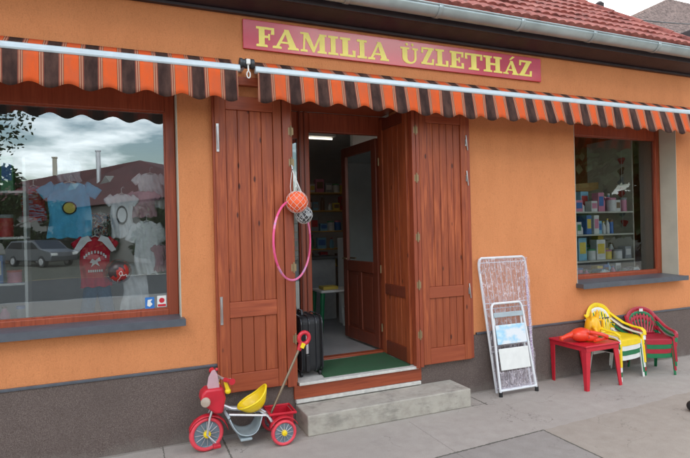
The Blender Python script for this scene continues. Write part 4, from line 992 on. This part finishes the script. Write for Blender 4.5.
t, b = shirt('dark baby top between the blue T-shirt and the white one', -.20, 4.84, 1.80, .20, .26, m_mixcol('patchwork_cotton', [(0, (.05, .05, .06)), (.45, (.5, .5, .5)), (.52, (.35, .08, .06)), (.58, (.08, .12, .22))], 26, .8), group=GW)
for o_ in [x for x in bpy.data.objects if x.get('group') == GW or x.name.startswith('football')]:
    if o_.parent is None: o_.location = (o_.location.x*.957, o_.location.y-.2, 1.62+(o_.location.z-1.62)*.957+.0)
# stickers on the glass
for (x, z, lab, cols) in ((.158, 1.075, 'small blue sticker low on the left window glass', (BLUEP, WHT)), (.247, 1.082, 'white sticker with red round mark beside the blue one', (WHT, RED))):
    s_ = thing('window_sticker', lab, 'sticker', (x, 4.356, z))
    m = MB(); m.box(x-.034, x+.034, 4.354, 4.3565, z-.045, z+.045); m.build('sheet', cols[0], s_, bevel=.0008)
    m = MB()
    if cols[1] is RED: m.lathe([(.020, 0), (.020, .0015)], (x, 4.352, z+.008), (0, 1, 0), 18); m.box(x-.03, x+.03, 4.3520, 4.3535, z-.04, z-.022)
    else: m.prism([(-.02, -.02), (.0, -.03), (.02, -.01), (.005, .01), (.02, .03), (-.015, .025)], 0, .0015, O=(x, 4.352, z))
    m.build('mark', cols[1] if cols[1] is WHT else RED, s_)
# goods generator
BOXC = [('blue', plain('box_blue', (.06, .16, .42), .45)), ('white', plain('box_white', (.62, .62, .60), .45)), ('red', plain('box_red', (.48, .05, .05), .45)), ('yellow', plain('box_yellow', (.66, .50, .08), .45)),
        ('green', plain('box_green', (.08, .26, .12), .45)), ('pink', plain('box_pink', (.60, .22, .32), .45)), ('brown', plain('box_brown', (.20, .11, .06), .5)), ('light blue', plain('box_cyan', (.22, .46, .60), .45)), ('grey', plain('box_grey', (.28, .29, .30), .5))]
ORDN = ['first', 'second', 'third', 'fourth', 'fifth', 'sixth', 'seventh', 'eighth', 'ninth', 'tenth', 'eleventh', 'twelfth', 'thirteenth', 'fourteenth', 'fifteenth']
def goods(x0, x1, y, z, hmax, where, group, seed, wmin=.05, wmax=.16, depth=.14, yaxis=False, pale=False):
    rnd = random.Random(seed); x = x0; i = 0
    while x < x1-.06 and i < 15:
        wd = rnd.uniform(wmin, wmax); h = rnd.uniform(.45, 1)*hmax; ci = rnd.randrange(len(BOXC)); ci = rnd.choice([1, 1, 7, 7, 0, 3, 5, 8, 1]) if pale else ci; cn, cm = BOXC[ci]; cm2 = BOXC[(ci+rnd.randrange(1, 8)) % len(BOXC)][1]
        kind = rnd.choice(['box', 'box', 'bottle', 'jar']); cx = x+wd/2; yy = y+rnd.uniform(-.02, .03)
        if yaxis: px_, py_ = y, cx
        else: px_, py_ = cx, yy
        word = {'box': 'carton', 'bottle': 'bottle', 'jar': 'round tin'}[kind]
        t = thing({'box': 'goods_box', 'bottle': 'bottle', 'jar': 'tin'}[kind], '%s %s, %s on %s' % (cn, word, ORDN[i], where), {'box': 'box', 'bottle': 'bottle', 'jar': 'tin'}[kind], (px_, py_, z), group)
        m = MB()
        if kind == 'box':
            d = depth*rnd.uniform(.5, 1)/2
            if yaxis: m.box(px_-d, px_+d, py_-wd*.46, py_+wd*.46, z, z+h); m.build('carton', cm, t, bevel=.002); m = MB(); m.box(px_-d-.002, px_-d-.0003, py_-wd*.36, py_+wd*.36, z+h*.3, z+h*.8)
            else: m.box(px_-wd*.46, px_+wd*.46, py_-d, py_+d, z, z+h); m.build('carton', cm, t, bevel=.002); m = MB(); m.box(px_-wd*.36, px_+wd*.36, py_-d-.002, py_-d-.0003, z+h*.3, z+h*.8)
            m.build('printed_panel', cm2, t)
        elif kind == 'bottle':
            r = min(wd*.42, .035); m.lathe([(r*.9, 0), (r, .01), (r, h*.62), (r*.45, h*.8), (r*.4, h*.9)], (px_, py_, z), (0, 0, 1), 14); m.build('glass_body', cm, t, smooth=True)
            m = MB(); m.lathe([(r*.5, h*.9), (r*.5, h)], (px_, py_, z), (0, 0, 1), 12); m.build('cap', cm2, t, smooth=True)
        else:
            r = wd*.44; m.lathe([(r, 0), (r, h*.6), (r*.96, h*.62)], (px_, py_, z), (0, 0, 1), 16); m.build('tin_body', cm, t, smooth=True)
            m = MB(); m.lathe([(r*1.03, h*.62), (r*1.03, h*.72), (r*.9, h*.74)], (px_, py_, z), (0, 0, 1), 16); m.build('lid', cm2, t, smooth=True)
        x += wd+.008; i += 1
def shelf(name, label, x0, x1, y0, y1, zs, mat, legs=True, loc=None):
    t = thing(name, label, 'shelf', ((x0+x1)/2, (y0+y1)/2, zs[0]))
    for z in zs:
        m = MB(); m.box(x0, x1, y0, y1, z-.018, z); m.build('shelf_board', mat, t, bevel=.002)
    if legs:
        for (a, b) in ((x0-.02, x0-.001), (x1+.001, x1+.02)):
            m = MB(); m.box(a, b, y0, y1, min(zs)-.018, max(zs)+.25); m.build('side_panel', mat, t)
    return t
# colourful books and toys at the left and bottom of the left window
shelf('book_rack', 'narrow white rack of colourful books at the far left of the left window', -1.24, -.70, 4.46, 4.62, (.96, 1.28, 1.62, 1.96), WHT)
for k, z in enumerate((.96, 1.28, 1.62, 1.96)):
    goods(-1.23, -.70, 4.53, z, .26, '%s shelf of the book rack' % ['the bottom', 'the second', 'the third', 'the top'][k], 'books and toys on the rack', 40+k, .06, .13)
goods(-.67, -.46, 4.50, .931, .10, 'the white platform by the book rack', 'small goods on the platform', 51, .07, .12)
goods(-.05, .34, 4.48, .931, .06, 'the platform below the long nightshirt', 'small goods on the platform', 58, .06, .12)

# ------------------------------------------------------------ RIGHT WINDOW DISPLAY
p = MB(); p.box(4.49, 6.11, 4.625, 5.30, .90, .945); tag(p.build('display_platform', WHITEP), 'display platform behind the right shop window', 'platform')
p = MB(); p.box(5.94, 5.96, 4.66, 5.35, .946, 2.72); dp_ = tag(p.build('side_board', CREAM), 'pale upright side board at the right end of the window display', 'board')
gar = thing('garland', 'hanging strip of reddish picture cut-outs on the pale side board', 'garland', (5.92, 4.80, 1.6))
rnd = random.Random(5)
for k in range(7):
    m = MB(); zc = 2.42-k*.135; yc = 4.80+rnd.uniform(-.02, .02)
    pl = [((.045+.018*sin(3*a+k))*cos(a), (.055+.015*cos(2*a+k))*sin(a)) for a in [2*pi*i/14 for i in range(14)]]
    m.prism(pl, 0, .004, O=(5.935, yc, zc), U=(0, 1, 0), V=(0, 0, 1)); m.build('cut_out', [BOXC[2][1], BOXC[6][1], BOXC[8][1]][k % 3], gar)
p = MB(); p.tube([(5.93, 4.80, 2.55), (5.93, 4.80, 1.55)], .002, 5); p.build('cord', WHT, gar)
SHB = plain('shelf_board_pale', (.48, .47, .40), .5)
shelf('display_shelf', 'pale three-board shelf filled with goods in the right window', 4.50, 5.90, 4.62, 4.95, (1.165, 1.485, 1.76), SHB, False)
for zz, hm, nm, sd, w0_, w1_ in ((1.76, .26, 'the top board of the window shelf', 61, .08, .15), (1.485, .24, 'the middle board of the window shelf', 62, .05, .09), (1.165, .29, 'the lowest board of the window shelf', 63, .09, .16)):
    goods(4.52, 5.88, 4.74, zz, hm, nm, 'goods on the window shelf', sd, w0_, w1_, pale=True)
    goods(4.52, 5.88, 4.89, zz, hm+.02, nm+', back row', 'goods on the window shelf', sd+20, w0_, w1_, pale=True)
goods(4.52, 5.92, 4.55, .946, .15, 'the floor of the right window display', 'goods on the window floor', 64, .07, .13, pale=True)
goods(4.52, 5.92, 4.72, .946, .20, 'the window floor, back row', 'goods on the window floor', 65, .07, .13, pale=True)
for k, (bx_, bz_) in enumerate(((5.25, 1.0), (5.62, 1.02))):
    m = MB(); m.ball((bx_, 4.52, bz_), .075, 16, (1.5, .8, .75)); o_ = m.build('wrapped_bundle', FILM if k else WHT, smooth=True, autos=False, loc=(bx_, 4.52, .946))
    for v_ in o_.data.vertices: v_.co += Vector((random.gauss(0, .006), random.gauss(0, .006), random.gauss(0, .006)))
    tag(o_, ['white crumpled paper bundle on the floor of the right window', 'clear film bundle near the pale side board in the right window'][k], 'bundle')
p = MB(); p.prism([(0, .04), (.3, .0), (.7, .05), (1.1, .02), (1.3, .06), (1.3, .15), (.9, .12), (.5, .14), (.1, .11)], 0, .02, O=(4.56, 5.1, 2.02)); tag(p.build('pelmet_board', plain('ochre_board', (.34, .19, .06), .6)), 'wavy ochre wooden board across the back of the right window', 'board')
p = MB(); p.box(4.49, 6.11, 5.36, 5.39, .35, 1.9); tag(p.build('partition_panel', plain('dark_partition', (.10, .10, .09), .7)), 'dark partition closing the back of the right window display', 'partition')

# ------------------------------------------------------------ INSIDE THE DOOR
shelf('shop_shelf', 'wide dark shop shelf against the back wall seen through the doorway', 1.3, 3.55, 7.6, 7.95, (1.05, 1.32, 1.60, 1.92, 2.20), plain('warm_lit_shelf', (.62, .38, .10), .5))  # ochre boards carry the shelf's warm lamplight in their colour
for k, z in enumerate((1.05, 1.32, 1.60, 1.92, 2.20)):
    goods(1.45, 3.5, 7.68, z, .24, '%s board of the back wall shelf' % ['the lowest', 'the second', 'the third', 'the fourth', 'the top'][k], 'goods on the back shelf', 70+k, .06, .16)
p = thing('shop_counter', 'grey shop counter with panelled front deep inside the doorway', 'counter', (2.5, 7.0, .34))
m = MB(); m.box(1.9, 2.75, 6.9, 7.3, .34, 1.20); m.build('front_panel', plain('counter_grey', (.34, .35, .35), .5), p, bevel=.01)
m = MB(); m.box(1.85, 2.8, 6.86, 7.34, 1.2, 1.235); m.build('worktop', plain('counter_dark', (.08, .08, .08), .4), p, bevel=.004)
m = thing('fridge', 'tall pale fridge cabinet beside the counter inside the shop', 'fridge', (2.8, 6.4, .34))
q = MB(); q.box(2.66, 2.93, 6.25, 6.6, .34, 1.50); q.build('cabinet', WHITEP, m, bevel=.01); q = MB(); q.box(2.675, 2.915, 6.232, 6.249, .42, 1.46); q.build('fridge_door', WHITEP, m, bevel=.006)
lm = thing('ceiling_lamp', 'faint lit ceiling lamp fitting just inside the top of the doorway', 'ceiling lamp', (2.59, 7.0, 2.95))
LIT = N('lit_tube'); LIT.set((.9, .9, .85), .4); LIT.b.inputs['Emission Color'].default_value = (1, .93, .78, 1); LIT.b.inputs['Emission Strength'].default_value = 1.6
m = MB(); m.box(2.38, 2.82, 6.95, 7.05, 2.955, 2.998); m.build('housing', WHITEP, lm, bevel=.004)
m = MB(); m.tube([(2.42, 7.0, 2.93), (2.78, 7.0, 2.93)], .014, 10); m.build('lamp_tube', LIT.m, lm, smooth=True)
fill_lm = thing('ceiling_lamp', 'added unseen ceiling lamp brightening the right side of the shop interior', 'ceiling lamp', (3.75, 5.7, 2.95))  # added fill light, out of view, brightens the wall behind the door glass
FILL_LIT = N('fill_light_cover'); FILL_LIT.set((.9, .9, .85), .4); FILL_LIT.b.inputs['Emission Color'].default_value = (1, .95, .86, 1); FILL_LIT.b.inputs['Emission Strength'].default_value = 9
m = MB(); m.box(3.4, 4.1, 5.62, 5.78, 2.955, 2.998); m.build('housing', WHITEP, fill_lm, bevel=.004)
m = MB(); m.box(3.42, 4.08, 5.64, 5.76, 2.93, 2.954); m.build('fill_lamp_cover', FILL_LIT.m, fill_lm)
st = thing('stool', 'white plastic stool with a green front leg inside the doorway', 'stool', (2.42, 6.2, .34))
m = MB(); m.box(2.20, 2.66, 6.02, 6.40, .83, .86); m.build('stool_top', WHT, st, bevel=.01)
for (x, y, mt) in ((2.23, 6.05, GRN), (2.61, 6.05, WHT), (2.23, 6.36, GRN), (2.61, 6.36, WHT)):
    m = MB(); m.tube([(x, y, .83), (x+(x-2.42)*.15, y, .34)], [.032, .022], 8); m.build('leg', mt, st, smooth=True)
bn = thing('storage_bin', 'white plastic storage bin on the tiled floor by the stool', 'bin', (2.62, 5.95, .34))
m = MB(); m.lathe([(.11, 0), (.135, .26), (.145, .27), (.145, .29), (.12, .29)], (2.68, 6.1, .34), (0, 0, 1), 20); m.build('tub', WHT, bn, smooth=True)
m = thing('water_bottle', 'blue plastic water bottle standing on a stand seen through the open door glass', 'bottle', (2.90, 5.9, 1.0))
q = MB(); q.lathe([(.05, 0), (.055, .02), (.055, .20), (.02, .28), (.02, .30)], (2.9, 5.95, 1.30), (0, 0, 1), 16); q.build('bottle_body', BLUEP, m, smooth=True); q = MB(); q.lathe([(.022, .30), (.022, .325)], (2.9, 5.95, 1.30), (0, 0, 1), 12); q.build('cap', WHT, m)
q = MB(); q.box(2.78, 3.05, 5.8, 6.1, .341, 1.298); tag(q.build('pedestal', WHITEP), 'white pedestal carrying the blue water bottle', 'pedestal')
# toy crates on the stool
q = MB(); q.box(2.26, 2.46, 6.10, 6.28, .861, .90); tag(q.build('toy_tray', BOXC[3][1], bevel=.004), 'small orange-yellow tray on the white stool', 'tray')
# ------------------------------------------------------------ STREET BEHIND THE CAMERA (mirrored in the glass) and neighbours
random.seed(21)
LEAFM = [m_leaf('leaf_dark', (.012, .030, .008), (.022, .052, .012), (.04, .08, .018)), m_leaf('leaf_mid', (.025, .05, .012), (.04, .08, .02), (.07, .12, .03)), m_leaf('leaf_red', (.10, .012, .012), (.16, .02, .02), (.20, .04, .03))]
BARK = plain('bark', (.10, .075, .055), .9, var=.3, scale=20, bump=.8)
def tree(x, y, h, cr_, zb, label, leafm, n=2500, ls=.11, group='trees along the far side', lumps=9, z0=-.12):
    t = thing('tree', label, 'tree', (x, y, z0), group)
    m = MB(); pts = [(x+.05*sin(i*1.7), y+.05*cos(i*2.1), z0+(h*.75)*i/6) for i in range(7)]; m.tube(pts, [h*.028*(1-.12*i) for i in range(7)], 8)
    for k in range(7):
        a = k*2.4; s_ = Vector(pts[3+k % 3]); e = s_+Vector((cos(a)*cr_*.7, sin(a)*cr_*.7, h*.18+.1*k)); m.tube([s_, s_.lerp(e, .5)+Vector((0, 0, .1)), e], [h*.012, h*.008, h*.003], 6)
    m.build('trunk', BARK, t, smooth=True)
    L = []
    for k in range(lumps):
        a = random.uniform(0, 2*pi); rr = cr_*random.uniform(.15, .68); L.append((x+cos(a)*rr, y+sin(a)*rr, random.uniform(zb+cr_*.3, h-cr_*.25), cr_*random.uniform(.32, .52)))
    c = MB()
    for i in range(n):
        lx, ly, lz, lr = random.choice(L); d = Vector((random.gauss(0, 1), random.gauss(0, 1), random.gauss(0, 1))).normalized()*lr*random.uniform(.55, 1.08)
        q = Vector((lx, ly, lz))+Vector((d.x, d.y, d.z*.8)); s_ = ls*random.uniform(.6, 1.3)
        u = Vector((random.gauss(0, 1), random.gauss(0, 1), random.gauss(0, .6))).normalized(); v = u.orthogonal().normalized()*.55
        c.add([q-u*s_, q+v*s_, q+u*s_, q-v*s_], [(0, 1, 2, 3)])
    c.build('crown', leafm, t); return t
# hipped house opposite, turned away from the street
oh = thing('opposite_house', 'low pale house with large red-brown hipped roof across the street', 'house', (-3, -32, -.12))
A, B = Vector((-14, -57.5, 3.6)), Vector((4.0, -16.4, 3.6)); dirv = (B-A).normalized(); nb_ = Vector((-dirv.y, dirv.x, 0)); nb_ = -nb_ if nb_.x > 0 or nb_.y > 0 and False else nb_
# away from our street: ridge lies on the -y side
R1, R2 = Vector((-14.0, -62.0, 7.4)), Vector((1.05, -32.4, 7.05))
inn = Vector((dirv.y, -dirv.x, 0)); inn = inn if (R2-B).dot(inn) > 0 else -inn
OROOF = plain('old_red_brown_tiles', (.085, .018, .016), .85, var=.35, scale=1.5); OWALL = plain('pale_rendered_wall', (.22, .21, .19), .9, var=.1, scale=.7)
depth = 2*(R2-B).dot(inn); C2 = B+inn*depth; A2 = A+inn*depth
m = MB(); m.add([A, B, R2, R1], [(0, 1, 2, 3)]); m.add([B, C2, R2], [(0, 1, 2)]); m.add([C2, A2, R1, R2], [(0, 1, 2, 3)]); m.build('roof', OROOF, oh)
m = MB(); a_, b_ = A+inn*.5, B+inn*.5-dirv*.5; c_, d_ = C2-inn*.5-dirv*.5, A2-inn*.5
def dn_(p, z): return Vector((p.x, p.y, z))
for (p0, p1) in ((a_, b_), (b_, c_), (c_, d_), (d_, a_)): m.add([dn_(p0, -.12), dn_(p1, -.12), dn_(p1, 3.55), dn_(p0, 3.55)], [(0, 1, 2, 3)])
m.build('wall', OWALL, oh)
for k in range(9):
    s_ = 3+k*4.6; c0 = b_-dirv*s_; m = MB(); m.obox((c0.x, c0.y, 1.9)-inn*.0 if False else (c0.x-inn.x*.02, c0.y-inn.y*.02, 1.9), dirv*.55, inn*.03, (0, 0, .75)); m.build('window', BLACK, oh)
for (px_, Y_, h, r, nm, mt) in ((-1.85, -33.5, 2.6, .16, 'flue', SILV), (-4.9, -34.5, 1.3, .22, 'chimney', CREAM), (.45, -33.2, .9, .14, 'chimney', CREAM), (.95, -33.0, .9, .14, 'chimney', CREAM)):
    m = MB(); z_ = 5.4 if nm == 'flue' else 6.2; m.lathe([(r, 0), (r, h), (r*1.3, h+.02), (r*1.3, h+.12)], (px_, Y_+(-2 if nm == 'flue' else -2), z_), (0, 0, 1), 12 if nm == 'flue' else 4); m.build(nm, mt, oh)
for k, s_ in enumerate((17, 24)):
    c0 = b_-dirv*s_+inn*2.4; m = MB(); m.obox((c0.x, c0.y, 4.9), dirv*.8, inn*.9, (0, 0, .5)); m.prism([(-1.0, 0), (1.0, 0), (0, .6)], -1.0, 1.0, O=(c0.x, c0.y, 5.4), U=tuple(dirv)) ; m.build('dormer', OWALL, oh)
# car
car = thing('parked_car', 'silver estate car parked across the street', 'car', (-4.6, -26, -.13))
ca = R(50); cu = Vector((cos(ca), sin(ca), 0)); cw = Vector((-sin(ca), cos(ca), 0)); cO = Vector((-4.6, -26, -.13))
PAINT = plain('silver_car_paint', (.11, .115, .125), .3, .3, var=.03); CGL = plain('dark_car_glass', (.02, .022, .025), .08)
m = MB(); body = [(-2.1, .35), (2.1, .35), (2.15, .6), (2.05, .85), (1.2, 1.0), (.55, 1.42), (-1.5, 1.47), (-2.05, 1.05), (-2.15, .7)]
m.prism(body, -.82, .82, O=tuple(cO), U=tuple(cu), V=(0, 0, 1)); m.build('body', PAINT, car, bevel=.06, seg=3)
for sd_ in (-1, 1):
    m = MB(); m.prism([(1.05, 1.0), (.5, 1.36), (-.35, 1.39), (-.35, 1.0)], sd_*.823-.003, sd_*.823+.003, O=tuple(cO), U=tuple(cu)); m.prism([(-.45, 1.0), (-.45, 1.39), (-1.4, 1.40), (-1.85, 1.05)], sd_*.823-.003, sd_*.823+.003, O=tuple(cO), U=tuple(cu)); m.build('side_window', CGL, car)
    for wx in (-1.3, 1.35):
        m = MB(); c0 = cO+cu*wx+cw*sd_*.74+Vector((0, 0, .32)); m.lathe([(.2, -.11), (.31, -.10), (.32, 0), (.31, .10), (.2, .11)], c0, cw, 22); wh = m.build('wheel', RUBBER, car, smooth=True)
        m = MB(); m.lathe([(.19, -.118), (.19, .118)], c0, cw, 18); m.build('rim', SILV, wh, smooth=True)
    for ex, mt, nm in ((2.12, WHT, 'headlight'), (-2.12, RED, 'tail_light')):
        m = MB(); c0 = cO+cu*ex+cw*sd_*.62+Vector((0, 0, .72)); m.obox(c0, cu*.05, cw*.15, (0, 0, .07)); m.build(nm, mt, car, bevel=.01)
m = MB(); c0 = cO+cu*.93+Vector((0, 0, 1.19)); m.obox(c0, (cu*.45-Vector((0, 0, .27))), cw*.70, Vector((0, 0, .012))); m.build('windscreen', CGL, car)
# trees
tree(-4.75, -3.6, 6.0, 3.1, 2.7, 'dark leaved street tree standing left of the shop front', LEAFM[0], 15000, .06, None, 18, 0)
tree(-7.2, -31, 5.2, 2.3, .2, 'bushy dark tree left of the silver car', LEAFM[0], 4000, .2)
tree(-4.2, -33, 3.9, 2.0, .0, 'wide dark shrub behind the silver car', LEAFM[0], 3600, .18)
tree(-.9, -29, 3.6, 1.8, .0, 'low round tree right of the silver car', LEAFM[0], 3600, .18)
tree(1.6, -22, 3.3, 1.5, .0, 'small bushy tree before the opposite house corner', LEAFM[0], 3200, .16)
tree(3.9, -20, 3.6, 1.6, .0, 'second bushy tree before the opposite house corner', LEAFM[1], 3000, .16)
tree(-9.5, -33, 6.5, 2.8, .8, 'large round tree behind the parked car', LEAFM[0], 3200, .25)
for k, (tx, ty) in enumerate(((20.5, -10.5), (25, -9.5), (29.5, -12), (23, -15), (34, -11), (28, -18))):  # tree row put in to darken the reflection in the right window
    tree(tx, ty, 9.5+(k % 3)*1.3, 3.6, -.6, ['tall broad tree nearest', 'dense dark tree second', 'rounded leafy tree third', 'high spreading tree fourth', 'full green tree fifth', 'thick shady tree last'][k]+' in the row added down the street to darken the right window reflection', LEAFM[0 if k != 2 else 1], 6500, .30, lumps=16)
# neighbouring house to the right
nh = thing('neighbour_house', 'tall neighbouring house with steep grey-brown tiled roof at the upper right', 'house', (20, 16, -.05))
NROOF = plain('grey_brown_tiles', (.25, .185, .165), .85, var=.45, scale=7); NWALL = plain('neighbour_render', (.42, .38, .32), .9, var=.1, scale=1)
ex0, ex1, ey0, ey1, ez = 14.2, 34, 12.5, 20.5, 7.6; ra_, rb_ = Vector((23.8, 16.5, 12.1)), Vector((29, 16.5, 12.1))
m = MB(); n_ = 34
def slope(p0, p1, q0, q1):
    for i in range(n_):
        a, b = i/n_, (i+1)/n_; l = [Vector(p0).lerp(q0, a), Vector(p1).lerp(q1, a), Vector(p1).lerp(q1, b), Vector(p0).lerp(q0, b)]
        lift = Vector((0, 0, .05)); l2 = [l[0], l[1]]; m.add([l[0]+lift, l[1]+lift, l[2], l[3]], [(0, 1, 2, 3)]); m.add([l[0], l[1], l[1]+lift, l[0]+lift], [(0, 1, 2, 3)])
slope((ex0, ey0, ez), (ex1, ey0, ez), ra_, rb_); slope((ex0, ey1, ez), (ex0, ey0, ez), ra_, ra_); slope((ex1, ey1, ez), (ex0, ey1, ez), rb_, ra_); slope((ex1, ey0, ez), (ex1, ey1, ez), rb_, rb_)
m.build('roof', NROOF, nh)
m = MB(); m.box(ex0+.6, ex1-.6, ey0+.6, ey1-.6, -.05, ez-.1); m.build('wall', NWALL, nh)
m = MB(); m.box(ex0+.02, ex1-.02, ey0+.02, ey0+.6, ez-.12, ez-.02); m.build('eave_board', DARKWOOD, nh)
m = MB(); m.box(19.9, 22.0, 12.9, 15.5, 8.5, 8.9); m.build('dormer_roof', DARKWOOD, nh, bevel=.03)
